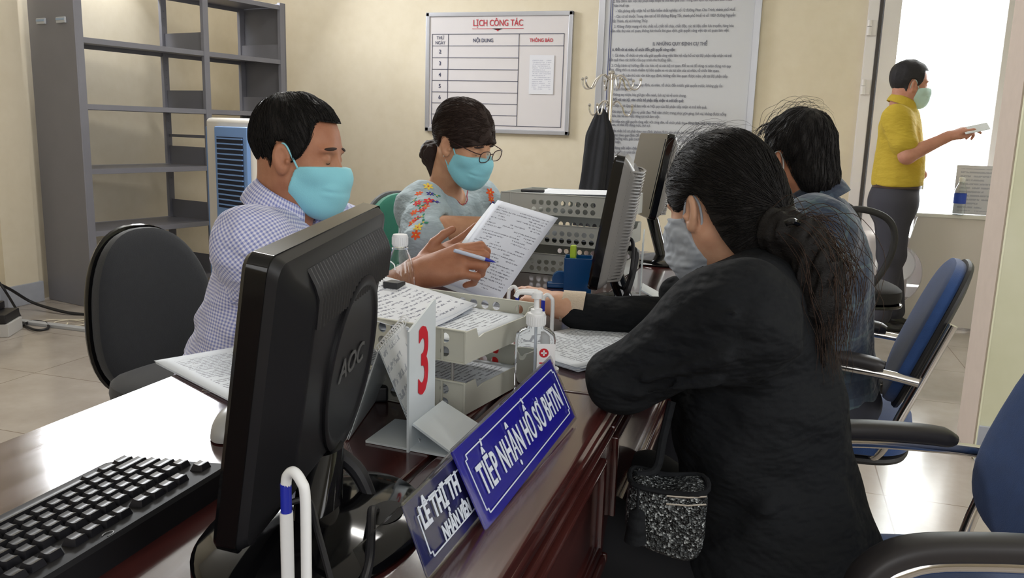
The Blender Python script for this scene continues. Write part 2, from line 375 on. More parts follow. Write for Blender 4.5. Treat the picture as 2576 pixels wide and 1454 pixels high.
# ================================================================== WHITEBOARD
M_ALF = mat('brushed_aluminium_frame', lin(188, 190, 198), 0.35, 0.55)
M_WB = mat('white_board_sheet', lin(216, 212, 214), 0.3)
M_RED = mat('red_lettering', lin(188, 44, 62), 0.5); M_NAVY = mat('navy_lettering', lin(52, 58, 92), 0.5); M_LINE = mat('dark_grey_rule', lin(82, 84, 104), 0.5)
BX0, BX1, BZ0, BZ1 = -2.755, -1.555, 1.13, 2.052
bw, bh = BX1 - BX0, BZ1 - BZ0
wbM = T((BX0 + BX1) / 2, WY - 0.02, (BZ0 + BZ1) / 2) @ Matrix.Rotation(PI / 2, 4, 'X')    # x right, y up, z to the room
wb = thing('whiteboard', 'white schedule board with red heading, in an aluminium frame on the back wall', 'notice board', M=wbM)
MB().box((0, 0, -0.004), (bw - 0.02, bh - 0.02, 0.02)).build('board', M_WB, wb)
fb = MB()
def frame_bars(mb, w_, h_, t, d):
    mb.box((0, h_ / 2 - t / 2, 0), (w_, t, d), bev=0.006); mb.box((0, -h_ / 2 + t / 2, 0), (w_, t, d), bev=0.006)
    mb.box((-w_ / 2 + t / 2, 0, 0), (t, h_, d), bev=0.006); mb.box((w_ / 2 - t / 2, 0, 0), (t, h_, d), bev=0.006)
frame_bars(fb, bw, bh, 0.034, 0.034); fb.build('frame', M_ALF, wb)
# pixel-measured table drawn in board coordinates
def bp(px, py): # from the photo crop (1080..1480, 0..360 at 4.04x)
    p = at(1080 + px / 4.04, py / 4.04, WY - 0.03); return (p.x - (BX0 + BX1) / 2, p.z - (BZ0 + BZ1) / 2)
x0 = bp(30, 345)[0]; xa = bp(190, 500)[0]; xb = bp(908, 500)[0]; x1 = bp(1368, 400)[0]
zt = bp(500, 345)[1]; zb_ = bp(1000, 1285)[1]
rows = [bp(500, v)[1] for v in (465, 587, 707, 822, 940, 1053, 1168)]
ru = MB(); zf = 0.0085
def seg(a, b, w_=0.004): 
    c = ((a[0] + b[0]) / 2, (a[1] + b[1]) / 2, zf); ru.box(c, (abs(a[0] - b[0]) + w_, abs(a[1] - b[1]) + w_, 0.002))
seg((x0, zt), (x1, zt)); seg((x0, zb_), (x1, zb_)); seg((x0, zt), (x0, zb_)); seg((x1, zt), (x1, zb_)); seg((xa, zt), (xa, zb_)); seg((xb, zt), (xb, zb_))
for i, r in enumerate(rows): seg((x0, r), (x1 if i == 0 else xb, r))
ru.build('table_rules', M_LINE, wb)
def tm(x, y, z=0.009): return T(x, y, z)
cxm = (xa + xb) / 2
t1 = []; hx, hz = bp(695, 235)
t1.append(('LỊCH CÔNG TÁC', 0.066, tm(hx, hz), dict(xs=0.78, bold=0.0006)))
t1.append(('THÔNG BÁO', 0.036, tm((xb + x1) / 2, bp(1100, 410)[1]), dict(xs=0.86, bold=0.0006)))
t1.append(('CN', 0.05, tm((x0 + xa) / 2, (rows[6] + zb_) / 2), dict(xs=0.8, bold=0.0005)))
text_obj(t1, 'red_lettering', M_RED, wb)
fl = MB(); u = bp(695, 290)[1]
fl.box((hx - 0.125, u, zf), (0.17, 0.003, 0.002)); fl.box((hx + 0.125, u, zf), (0.17, 0.003, 0.002))
fl.prism([(hx - 0.045, u + 0.001), (hx - 0.02, u - 0.002), (hx, u - 0.02), (hx + 0.02, u - 0.002), (hx + 0.045, u + 0.001), (hx + 0.02, u - 0.008), (hx, u - 0.002), (hx - 0.02, u - 0.008)][::-1], zf - 0.001, zf + 0.001)
fl.build('ornament', M_RED, wb)
t2 = [('THỨ', 0.036, tm((x0 + xa) / 2, bp(110, 386)[1]), dict(xs=0.85)), ('NGÀY', 0.036, tm((x0 + xa) / 2, bp(110, 436)[1]), dict(xs=0.85)), ('NỘI DUNG', 0.038, tm(cxm, bp(580, 412)[1]), dict(xs=0.88, bold=0.0004))]
for i, s in enumerate('234567'): t2.append((s, 0.042, tm((x0 + xa) / 2, (rows[i] + rows[i + 1]) / 2), dict(bold=0.0006)))
text_obj(t2, 'navy_lettering', M_NAVY, wb)
# printed notice on the board
def printed(name, base=lin(226, 228, 234), ink=lin(150, 152, 168), lines=60.0, words=140.0, dens=0.5, coord='Object', ax=0, ay=1, rough=0.6, margin=None, bump=0.0, transl=0.0):
    if name in MATS: return MATS[name]
    m = mat(name, base, rough); g = G(m); s = g.sep(g.coord(coord)); X, Y = s[ax], s[ay]
    row = g.math('MULTIPLY', Y, lines); fr_ = g.math('FRACT', g.math('ADD', row, 1000.0)); inl = g.math('LESS_THAN', g.math('ABSOLUTE', g.math('SUBTRACT', fr_, 0.5)), 0.22)
    idx = g.math('FLOOR', g.math('ADD', row, 1000.0))
    nv = g.comb(g.math('MULTIPLY', X, words), g.math('MULTIPLY', idx, 7.31), g.math('MULTIPLY', Y, words * 1.0))
    n = g.noise(nv, 1.0, 2, 0.6); n2 = g.noise(g.comb(g.math('MULTIPLY', X, words / 9), g.math('MULTIPLY', idx, 3.7), 0.0), 1.0, 1)
    k = g.math('MULTIPLY', inl, g.math('MULTIPLY', g.math('GREATER_THAN', n, 1 - dens), g.math('GREATER_THAN', n2, 0.42)))
    if margin:
        k = g.math('MULTIPLY', k, g.math('LESS_THAN', g.math('ABSOLUTE', X), margin[0])); k = g.math('MULTIPLY', k, g.math('LESS_THAN', g.math('ABSOLUTE', Y), margin[1]))
    g.col(g.mix(g.math('MULTIPLY', k, 0.85), base, ink)); return m
nx, nz = bp(1140, 760)
no = MB().box((nx, nz, 0.012), (0.195, 0.292, 0.0012)).build('pinned_notice', None, wb); 
no.data.transform(T(-nx, -nz, -0.012)); no.location = (nx, nz, 0.012)
no.data.materials.append(printed('notice_print', lin(222, 223, 230), lin(176, 178, 194), 70, 160, 0.55, margin=(0.075, 0.115)))

# ================================================================== REGULATIONS POSTER
QX0, QX1, QZ0 = -1.362, -0.196, 0.835; QZ1 = 2.62
pm = T((QX0 + QX1) / 2, WY - 0.02, (QZ0 + QZ1) / 2) @ Matrix.Rotation(PI / 2, 4, 'X')
po = thing('regulations_board', 'large framed board densely printed with office regulations, right of the schedule board', 'notice board', M=pm)
qw, qh = QX1 - QX0, QZ1 - QZ0; qcx, qcz = (QX0 + QX1) / 2, (QZ0 + QZ1) / 2
MB().box((0, 0, -0.004), (qw - 0.02, qh - 0.02, 0.02)).build('printed_sheet', mat('grey_white_poster_sheet', lin(200, 202, 208), 0.3), po)
fb = MB(); frame_bars(fb, qw, qh, 0.05, 0.036); fb.build('frame', M_ALF, po)
def qp(px, py): p = at(1490 + px / 3.232, py / 3.232, WY - 0.03); return (p.x - qcx, p.z - qcz)
ru = MB(); L_ = qp(118, 700)[0]; R_ = qp(1290, 700)[0]; B_ = qp(300, 1338)[1]
for d_ in (0, 0.014):
    seg((L_ + d_, B_ + d_), (L_ + d_, qh / 2 - 0.08), 0.0045); seg((R_ - d_, B_ + d_), (R_ - d_, qh / 2 - 0.08), 0.0045); seg((L_ + d_, B_ + d_), (R_ - d_, B_ + d_), 0.0045)
ru.build('border_lines', mat('navy_border', lin(60, 70, 120), 0.5), po)
LN = [(2, 1, 'Các quy định này áp dụng cho Bộ phận tiếp nhận và trả kết quả của cơ quan trên địa bàn tỉnh Thừa Thiên Huế', 0),
 (10, 170, '2. Địa điểm làm việc Bộ phận tiếp nhận và trả kết quả của Trung tâm dịch vụ việc làm tỉnh Thừa', 0), (48, 160, 'Thiên Huế tại:', 0),
 (90, 190, '- Văn phòng tiếp nhận hồ sơ Bảo hiểm thất nghiệp: số 12 đường Phan Chu Trinh, thành phố Huế.', 0),
 (134, 180, '- Các cơ sở thuộc Trung tâm tại số 03 đường Đặng Tất, thành phố Huế và số 1003 đường Nguyễn', 0), (173, 155, 'Tất Thành, thị xã Hương Thủy.', 0),
 (216, 175, '3. Không được mang vũ khí, chất nổ, chất dễ cháy, chất độc, các tài liệu cấm lưu truyền, hàng hóa', 0), (252, 148, 'cấm tiêu thụ vào cơ quan; không hút thuốc khi giao dịch, giải quyết công việc tại cơ quan làm việc.', 0),
 (357, 490, 'II. NHỮNG QUY ĐỊNH CỤ THỂ', 2), (404, 160, 'A. Đối với cá nhân, tổ chức đến giải quyết công việc:', 1),
 (450, 160, '1. Cá nhân, tổ chức có yêu cầu giải quyết công việc liên hệ nộp hồ sơ tại Bộ phận tiếp nhận và trả', 0), (487, 137, 'kết quả theo các bước của quy trình như hướng dẫn.', 0),
 (532, 155, '2. Chấp hành sự hướng dẫn của bảo vệ và cán bộ cơ quan. Để xe và đồ dùng cá nhân đúng nơi quy', 0), (568, 133, 'định, đồng thời có trách nhiệm tự bảo quản xe và các tài sản của cá nhân, tổ chức liên quan.', 0),
 (612, 160, '3. Cam kết tuân thủ các văn bản quy định, hướng dẫn liên quan được niêm yết tại Bộ phận tiếp', 0), (642, 133, 'nhận và trả kết quả.', 0),
 (688, 160, '4. Việc nộp hồ sơ theo quy định, cá nhân, tổ chức đến trước giải quyết trước, không gây ồn', 0), (722, 133, 'ào, tự giữ đúng trật tự.', 0),
 (768, 165, 'Không say rượu, bia; giữ gìn văn minh, lịch sự và vệ sinh chung.', 0), (810, 165, 'Đối với cán bộ, viên chức bộ phận tiếp nhận và trả kết quả:', 1),
 (858, 165, 'Chấp hành Quy chế làm việc và Nội quy của Bộ phận tiếp nhận và trả kết quả.', 0),
 (908, 160, 'Khi thực hiện nhiệm vụ phải đeo Thẻ viên chức; trang phục gọn gàng, lịch sự, không được uống', 0), (940, 145, 'rượu, bia và làm việc riêng tại nơi làm việc.', 0),
 (985, 150, 'Khi tiếp xúc giải quyết công việc với công dân, tổ chức phải theo đúng Quy chế. Nội quy của cơ', 0), (1012, 143, 'quan, có thái độ đúng mực, lịch sự.', 0),
 (1062, 150, 'Tiếp nhận hồ sơ phải theo quy định, không được gây phiền hà. Trường hợp hồ sơ chưa đầy đủ', 0), (1095, 140, 'thủ tục theo quy định để tiếp nhận, người lao động thắc mắc, chọn hướng xử lý phù hợp thì', 0), (1125, 138, 'phải hướng dẫn, giải thích, đề nghị bổ sung các nội dung cho đầy đủ theo quy định để', 0), (1152, 138, 'thực hiện.', 0),
 (1200, 150, 'Sử dụng tiết kiệm điện, nước và các thiết bị văn phòng của cơ quan; tắt các thiết bị', 0), (1232, 142, 'điện, nước và phải tắt trước khi ra về.', 0)]
it = []
for py, px, s_, b_ in LN[1:]:
    x_, z_ = qp(px, py); it.append((s_, 0.0285 if b_ != 2 else 0.033, tm(x_, z_), dict(align='LEFT', bold=0.0009 if b_ else 0.0002, xs=0.745 if b_ != 2 else 0.85, depth=0.0006)))
text_obj(it, 'printed_text', mat('grey_print_ink', lin(116, 118, 130), 0.6), po)

# ================================================================== COAT RACK + COAT
M_CHR = mat('chrome', (0.72, 0.70, 0.68), 0.16, 1.0)
RX, RY = -1.17, 6.0
cr = thing('coat_rack', 'chrome coat stand with curled hooks in front of the printed regulations board', 'coat stand', (RX, RY, 0))
MB().tube([(0, 0, 0.03), (0, 0, 1.57)], 0.019, 16).build('pole', M_CHR, cr)
MB().lathe([(0.17, 0), (0.17, 0.012), (0.05, 0.03), (0.03, 0.05)], 32).build('base', M_CHR, cr)
MB().lathe([(0.022, 1.565), (0.026, 1.575), (0.018, 1.59), (0.004, 1.595)], 20).build('finial', M_CHR, cr)
def hook(a, z, r):
    d = V((math.cos(a), math.sin(a), 0)); P = [d * 0.015 + V((0, 0, z - 0.02)), d * 0.06 * r + V((0, 0, z + 0.012)), d * 0.11 * r + V((0, 0, z - 0.02)), d * 0.14 * r + V((0, 0, z - 0.075)), d * 0.18 * r + V((0, 0, z - 0.085)), d * 0.205 * r + V((0, 0, z - 0.055)), d * 0.207 * r + V((0, 0, z - 0.02))]
    hb = MB(); hb.tube(P, 0.0065, 8, sm=5); e = P[-1]; hb.lathe([(0.002, -0.012), (0.011, -0.006), (0.012, 0.002), (0.006, 0.012), (0.001, 0.014)], 12, T(e)); hb.build('hook', M_CHR, cr)
for a in (0.0, 0.9, 2.0, PI, 3.9, 5.2): hook(a, 1.55, 1.0)
for a in (0.15, 1.9, 3.0, 4.3): hook(a, 1.37, 0.75)
# coat: gathered cloth hanging from a hook
cmb = MB()
def coatf(u, v):
    a = u * 2 * PI; z = 1.33 - v * 0.84; wv = 0.012 + 0.07 * min(1, (v * 4.5)) ** 0.7 + 0.045 * v; fo = 1 + 0.16 * math.sin(a * 5 + 2 * v) + 0.07 * math.sin(a * 11 + 5 * v)
    cxo = -0.055 - 0.03 * v; k = 0.62
    return V((cxo + wv * fo * math.cos(a), -0.02 + wv * k * fo * math.sin(a), z))
cmb.grid(coatf, 72, 40, closed_u=True)
M_BLKF = mat('black_cloth', lin(30, 31, 36), 0.9, noise=0.15, nscale=8, bump=0.2, bscale=200, sheen=0.1)
co = cmb.build('coat', M_BLKF, None, autos=180); co.location = (RX, RY, 0)
tag(co, 'black coat hanging from the chrome coat stand', 'coat')

# ================================================================== WHITE DESK PANEL, PAPERS, BOTTLE (by the door)
M_DESK = mat('white_laminate', lin(214, 206, 204), 0.35)
dk = thing('white_desk', 'white laminate desk with curved end panel beside the doorway', 'desk', (0.87, 5.75, 0))
pl = [(0, 0.71), (0.46, 0.71), (0.46, 0.02), (-0.04, 0.02), (-0.05, 0.14)]
for i in range(13):
    a = -PI / 2.6 + i * (PI / 1.3) / 12; pl.append((-0.10 + 0.16 * math.cos(a) , 0.33 + 0.19 * math.sin(a)))
pl += [(-0.035, 0.56), (-0.01, 0.69)]
MB().prism([(p[0], p[1]) for p in pl], -0.012, 0.012, Matrix.Rotation(PI / 2, 4, 'X')).build('end_panel', M_DESK, dk)
MB().box((0.40, 0.35, 0.715), (0.84, 0.74, 0.024), bev=0.005).build('desk_top', mat('white_desk_top', lin(232, 230, 228), 0.3), dk)
MB().box((0.78, 0.35, 0.35), (0.03, 0.66, 0.68)).build('end_panel', M_DESK, dk)
MB().box((0.42, 0.66, 0.42), (0.7, 0.02, 0.5)).build('modesty_panel', M_DESK, dk)
pp = MB().box((0, 0, 0), (0.25, 0.002, 0.30)).build('paper_notice', printed('wall_notice_print', lin(214, 214, 226), lin(170, 172, 192), 42, 120, 0.6, ax=0, ay=2, margin=(0.10, 0.13)), None); pp.location = (1.185, 5.80, 0.879); pp.rotation_euler = (math.radians(-3), 0, 0)
tag(pp, 'white printed notice standing upright on the white desk behind the water bottle', 'paper')
def pet_bottle(name, loc, s, label, full=1.0, sleeve=None):
    b = thing(name, label, 'bottle', loc)
    pr_ = [(0.001, 0.002), (0.026, 0.001), (0.031, 0.008), (0.031, 0.03), (0.0295, 0.034), (0.031, 0.04), (0.031, 0.115), (0.0305, 0.12), (0.029, 0.135), (0.022, 0.155), (0.0145, 0.172), (0.0125, 0.180), (0.0125, 0.196)]
    mb = MB(); mb.lathe([(r * s, z * s) for r, z in pr_], 40, capt=False); o = mb.build('bottle_body', mat('clear_pet_plastic', (0.96, 0.99, 1.0), 0.03, trans=1.0, ior=1.42, spec=0.6), b, solid=0.0008)
    c = MB(); c.lathe([(0.0155 * s, 0.180 * s), (0.0157 * s, 0.199 * s), (0.014 * s, 0.203 * s), (0.001, 0.2035 * s)], 36)
    for i in range(24):
        a = i * PI / 12; c.box((0.0157 * s * math.cos(a), 0.0157 * s * math.sin(a), 0.19 * s), (0.0012 * s, 0.0012 * s, 0.015 * s))
    c.build('cap', mat('white_cap_plastic', lin(236, 238, 242), 0.4), b)
    MB().lathe([(0.0165 * s, 0.1735 * s), (0.0165 * s, 0.1765 * s)], 32).build('neck_ring', mat('clear_pet_ring', (0.9, 0.95, 1.0), 0.1, trans=0.8, ior=1.3), b)
    if sleeve:
        sl = MB(); sl.lathe([(0.0316 * s, sleeve[0] * s), (0.0316 * s, sleeve[1] * s)], 40, capb=False, capt=False); sl.build('label_sleeve', mat('blue_label', lin(52, 84, 196), 0.4), b)
    return b
pet_bottle('water_bottle', (1.085, 5.735, 0.728), 1.12, 'small clear water bottle with blue label on the white desk by the door', sleeve=(0.062, 0.118))
# white machine standing behind the man by the door
mc = thing('office_machine', 'white office machine with round opening standing on the floor left of the white desk', 'machine', (0.74, 6.14, 0))
M_MW = mat('off_white_plastic', lin(218, 212, 212), 0.4)
MB().box((0.0, 0, 0.30), (0.30, 0.3, 0.5), bev=0.05, seg=4).build('body', M_MW, mc)
MB().lathe([(0.115, -0.02), (0.125, 0.0), (0.115, 0.012)], 40, T(0.06, -0.15, 0.36) @ Matrix.Rotation(PI / 2, 4, 'X')).build('ring', mat('bright_white_plastic', lin(245, 245, 245), 0.3), mc)
mb = MB(); mb.tube([(0.02, -0.17, 0.14), (0.2, -0.17, 0.14)], 0.012); mb.tube([(0.02, -0.17, 0.09), (0.19, -0.17, 0.09)], 0.016); mb.build('chrome_bar', M_CHR, mc)
mb = MB()
for a in (-0.1, 0.1):
    for b_ in (-0.1, 0.1): mb.lathe([(0.02, 0), (0.02, 0.06)], 12, T(a, b_, 0))
mb.build('caster', M_CK, mc)

# ================================================================== FLOOR CLUTTER, LEFT
cab = MB()
M_CAB = mat('black_cable_rubber', lin(30, 30, 34), 0.5)
P = [at(-60, 690, 3.45), at(20, 725, 3.7), at(80, 760, 3.85), atz(150, 782, 0.02), atz(200, 790, 0.008), atz(260, 790, 0.008), atz(330, 775, 0.008)]
cab.tube(P, 0.009, 8, sm=8); tag(cab.build('power_cable', M_CAB, None), 'long black cable sagging from the left edge along the floor towards the black office chair', 'cable')
cab = MB(); P = [at(-10, 700, 3.6), at(15, 735, 3.6), atz(45, 785, 0.01), atz(60, 815, 0.01), atz(90, 830, 0.01), atz(120, 826, 0.01), atz(115, 812, 0.012), atz(80, 808, 0.012), atz(50, 822, 0.012), atz(30, 830, 0.01)]
cab.tube(P, 0.007, 8, sm=8); tag(cab.build('power_cable', M_CAB, None), 'tangled loop of black cable on the floor beside the black box', 'cable')
cab = MB(); P = [atz(120 + 50 * math.cos(t * 1.0) + t * 7, 812 + 8 * math.sin(t * 1.0), 0.006 + 0.001 * (t % 2)) for t in np.linspace(0, 13, 30)]
cab.tube(P, 0.0035, 6, sm=3); tag(cab.build('telephone_wire', mat('cream_wire', lin(206, 198, 180), 0.5), None), 'loose coil of cream wire on the floor in front of the shelves', 'wire')
p0, p1 = atz(75, 815, 0.0), atz(260, 838, 0.0)
tr = MB(); L = (p1 - p0); tr.box((L.length / 2, 0, 0.009), (L.length * 1.6, 0.045, 0.018), M=frame(L, V((-L.y, L.x, 0)), (0, 0, 1), p0), bev=0.003)
tag(tr.build('cable_trunking', mat('pale_grey_plastic_trunking', lin(176, 178, 182), 0.4), None), 'pale grey cable trunking strip running across the floor on the left', 'trunking')
bx = thing('floor_box', 'black boxes of electronics stacked on a white carton on the floor at the left edge', 'box', atz(0, 838, 0.0), 0.5)
MB().box((-0.05, 0, 0.035), (0.26, 0.2, 0.07), bev=0.004).build('white_carton', mat('white_carton', lin(190, 188, 186), 0.6), bx)
MB().box((-0.05, 0.0, 0.095), (0.24, 0.2, 0.05), bev=0.006).build('black_unit', mat('black_plastic', lin(28, 28, 32), 0.4), bx)
MB().box((-0.08, 0.02, 0.14), (0.16, 0.16, 0.04), bev=0.006).build('black_unit', MATS['black_plastic'], bx)
# ================================================================== DESKS
def wood_mat():
    m = mat('varnished_mahogany', lin(84, 40, 38), 0.12, coat=0.6)
    g = G(m); c = g.coord(); s = g.noise(g.mapping(c, sc=(26, 1.6, 26)), 1.4, 6, 0.6); n = g.noise(c, 2.5, 3)
    g.col(g.ramp(g.math('ADD', g.math('MULTIPLY', s, 0.75), g.math('MULTIPLY', n, 0.25)), [(0.3, lin(50, 22, 22)), (0.55, lin(70, 33, 31)), (0.75, lin(92, 48, 43))]))
    g.rough(g.math('ADD', g.math('MULTIPLY', s, 0.22), 0.06)); g.bump(s, 0.12, 0.002); return m
M_WOOD = wood_mat()
DZ = 0.75; DL, DR = -0.915, -0.212
def desk(y0, y1, label):
    d = thing('office_desk', label, 'desk', ((DL + DR) / 2, (y0 + y1) / 2, 0)); cx, cy = (DL + DR) / 2, (y0 + y1) / 2
    L = y1 - y0
    MB().box(((DL - 0.392) / 2 - cx, 0, DZ - 0.014), (-0.392 - DL, L, 0.028), bev=0.004).build('desk_top', M_WOOD, d)
    MB().box(((-0.384 + DR) / 2 - cx, 0, DZ - 0.014), (DR + 0.384, L, 0.028), bev=0.005).build('ledge', M_WOOD, d)
    MB().box((-0.388 - cx, 0, DZ - 0.018), (0.03, L - 0.01, 0.024)).build('groove_strip', mat('dark_groove', lin(30, 14, 14), 0.4), d)
    mb = MB(); xx = DR - 0.02 - cx
    mb.box((xx, 0, 0.60), (0.02, L, 0.28)); mb.box((xx + 0.012, 0, 0.725), (0.02, L, 0.022), bev=0.006); mb.box((xx + 0.014, 0, 0.695), (0.014, L, 0.014), bev=0.005); mb.box((xx + 0.012, 0, 0.47), (0.014, L, 0.02), bev=0.006)
    k = max(1, round(L / 0.8))
    for i in range(k):
        yy = -L / 2 + L * (i + 0.5) / k; w_ = L / k - 0.10
        for z in (0.66, 0.515): mb.box((xx + 0.013, yy, z), (0.014, w_, 0.014), bev=0.005)
        for s_ in (-1, 1): mb.box((xx + 0.013, yy + s_ * w_ / 2, 0.5875), (0.014, 0.014, 0.159), bev=0.005)
    mb.build('front_panel', M_WOOD, d)
    for sy in (-1, 1):
        MB().box((DL + 0.045 - cx, sy * (L / 2 - 0.04), 0.36), (0.05, 0.05, 0.72), bev=0.005).build('leg', M_WOOD, d)
        MB().box((DR - 0.045 - cx, sy * (L / 2 - 0.04), 0.36), (0.05, 0.05, 0.72), bev=0.005).build('leg', M_WOOD, d)
    return d
desk(-0.35, 1.255, 'long dark varnished wooden desk in the foreground carrying the keyboard and the blue sign plates')
desk(1.26, 2.95, 'dark varnished wooden desk further back with the white document trays of the second clerk')

M_BP = mat('black_monitor_plastic', lin(24, 24, 27), 0.38, spec=0.4)
M_BG = mat('gloss_black_plastic', lin(10, 10, 12), 0.08)
M_BT = mat('matt_black_plastic', lin(36, 36, 38), 0.55, bump=0.1, bscale=400)
# ------------------------------------------------------------------ foreground monitor, seen from behind
def rrect(w_, h_, r, n=5):
    out = []
    for cx_, cy_, a0 in ((w_ / 2 - r, h_ / 2 - r, 0), (-w_ / 2 + r, h_ / 2 - r, PI / 2), (-w_ / 2 + r, -h_ / 2 + r, PI), (w_ / 2 - r, -h_ / 2 + r, 1.5 * PI)):
        for i in range(n): a = a0 + PI / 2 * i / (n - 1); out.append((cx_ + r * math.cos(a), cy_ + r * math.sin(a)))
    return out
def loft(mb, rings, M=None, cap=True):
    M = M or Matrix(); n = len(rings[0]); vs = [M @ V(p) for r in rings for p in r]
    fs = [(i * n + j, i * n + (j + 1) % n, (i + 1) * n + (j + 1) % n, (i + 1) * n + j) for i in range(len(rings) - 1) for j in range(n)]
    if cap: fs += [tuple(range(n))[::-1], tuple(range((len(rings) - 1) * n, len(rings) * n))]
    return mb.add(vs, fs)
nt_, ft_, fb_, nb_ = [V(p) for p in ((-0.4046, 0.565, 1.0558), (-0.467, 0.903, 1.0726), (-0.513, 0.908, 0.798), (-0.451, 0.570, 0.781))]
u_ = (ft_ - nt_); W1 = u_.length * 0.965; v_ = (nt_ - nb_); H1 = v_.length; n_ = u_.cross(v_); MC = (nt_ + ft_ + fb_ + nb_) / 4 + n_.normalized() * 0.012
MM = frame(u_, n_.cross(u_), n_, MC)          # x near->far, y up, z out of the back
base_c = V((-0.418, 0.70, DZ))
def monitor(label, MM, W1, H1, detail=True, seat=None, M_HOUSE=None, ribs=False):
    mo = thing('computer_monitor', label, 'monitor', M=MM); mh = M_HOUSE or M_BP
    mb = MB(); loft(mb, [[(x, y, -0.012) for x, y in rrect(W1 - 0.006, H1 - 0.006, 0.012)], [(x, y, -0.008) for x, y in rrect(W1, H1, 0.014)], [(x, y, 0.010) for x, y in rrect(W1, H1, 0.014)]]); mb.build('bezel', M_BG, mo, autos=30)
    MB().box((0, 0.006, -0.0125), (W1 - 0.035, H1 - 0.05, 0.002)).build('screen', mat('dark_glossy_screen', lin(150, 140, 126) if False else lin(20, 22, 28), 0.12), mo)
    mb = MB(); ZK = 0.66 if detail else 1.0; P = [(0.99, 0.99, 0.010, 0), (0.965, 0.955, 0.018, 0), (0.87, 0.84, 0.034 * ZK, 0), (0.66, 0.70, 0.052 * ZK, -0.004), (0.62, 0.66, 0.055 * ZK, -0.004)]
    loft(mb, [[(x, y + dy, z) for x, y in rrect(W1 * a, H1 * b, 0.016)] for a, b, z, dy in P]); mb.build('housing', mh, mo, autos=40)
    mb = MB(); n_r = 30
    for i in range(n_r):      # ventilation ribs wrapped over the upper slope
        x = -W1 * 0.30 + i * (W1 * 0.74 / n_r)
        if x > W1 * 0.40: break
        mb.tube([(x, H1 * 0.425, 0.032 * ZK), (x, H1 * 0.375, 0.047 * ZK), (x, H1 * 0.335, 0.0545 * ZK), (x, H1 * 0.235, 0.056 * ZK)], 0.0032, 6)
    mb.build('vent_ribs', mat('vent_rib_plastic', lin(32, 32, 34), 0.45) if not ribs else mh, mo)
    if detail:
        mb = MB()
        mb.lathe([(0.088, 0.034), (0.088, 0.0395), (0.083, 0.041), (0.078, 0.0395), (0.074, 0.0375), (0.001, 0.0365)], 64, T(0.030, -0.012, 0) @ Matrix.Diagonal((0.92, 1.12, 1, 1)), capb=False, capt=False); mb.build('round_emboss', mh, mo, autos=60)
        text_obj([('AOC', 0.034, T(0.030, -0.010, 0.0383) , dict(bold=0.0004, xs=1.1))], 'logo', mat('grey_logo', lin(84, 84, 84), 0.4), mo)
    if ribs:
        mb = MB()
        for i in range(34):
            y = -H1 * 0.42 + i * H1 * 0.84 / 34; mb.tube([(-W1 * 0.45, y, 0.026), (-W1 * 0.34, y + 0.002, 0.053), (0, y + 0.003, 0.06), (W1 * 0.34, y + 0.002, 0.053), (W1 * 0.45, y, 0.026)], 0.003, 6)
        mb.build('housing_ribs', mh, mo)
    if seat is not None:
        I = MM.inverted(); s0 = V(seat)
        top = MM @ V((0, -H1 * 0.36, 0.028)); mb = MB()
        rings = []
        for t in np.linspace(0, 1, 9):
            c = (s0 + V((0, 0, 0.012))).lerp(top, t); rx, ry = 0.040 - 0.012 * t, 0.020
            rings.append([I @ (c + V((ry * math.cos(a), rx * math.sin(a), 0))) for a in np.linspace(0, 2 * PI, 20, endpoint=False)])
        loft(mb, rings); mb.build('neck', M_BG, mo)
        mb = MB(); mb.lathe([(0.122, 0.0), (0.124, 0.004), (0.118, 0.011), (0.09, 0.016), (0.05, 0.022), (0.001, 0.024)], 56, I @ T(s0) @ Matrix.Diagonal((0.86, 1.15, 1, 1))); mb.build('base', M_BG, mo, autos=50)
        hole = MB(); hole.lathe([(0.028, 0.0), (0.001, 0.0005)], 24, I @ T(s0 + V((0.062, 0.03, 0.0185))) @ Matrix.Rotation(0.12, 4, 'Y') @ Matrix.Diagonal((0.6, 1.0, 1, 1)), capb=False); hole.build('cable_cutout', mat('deep_black', (0.002, 0.002, 0.002), 0.7), mo)
    return mo
monitor('large black computer monitor seen from behind in the foreground, left of the blue sign', MM, W1, H1, True, base_c)
# cables of the foreground monitor
cb = MB(); q = MM @ V((0.02, -H1 * 0.40, 0.034))
cb.tube([q, q + V((0.03, 0.0, -0.02)), q + V((0.055, -0.01, -0.055)), atz(935, 1290, DZ + 0.035), atz(930, 1400, DZ + 0.012), atz(915, 1470, DZ + 0.008)], [0.009, 0.009, 0.0065, 0.0048, 0.0048, 0.0048], 10, sm=6)
tag(cb.build('monitor_cable', M_CAB, None), 'thick black video cable hanging behind the foreground monitor stand', 'cable')
cb = MB(); q = MM @ V((-0.10, -H1 * 0.42, 0.024))
cb.tube([q, at(775, 1260, 0.66), at(800, 1340, 0.63), atz(835, 1470, DZ + 0.008)], 0.0032, 8, sm=6)
tag(cb.build('monitor_cable', M_CAB, None), 'thin black cable hanging just right of the white pen holder in the foreground', 'cable')

# ------------------------------------------------------------------ keyboard
kb = thing('keyboard', 'black computer keyboard lying on the dark desk at the lower left', 'keyboard', M=frame((0.02, -1, 0), (-1, -0.02, 0), (0, 0, -1), (-0.560, 0.757, DZ)))
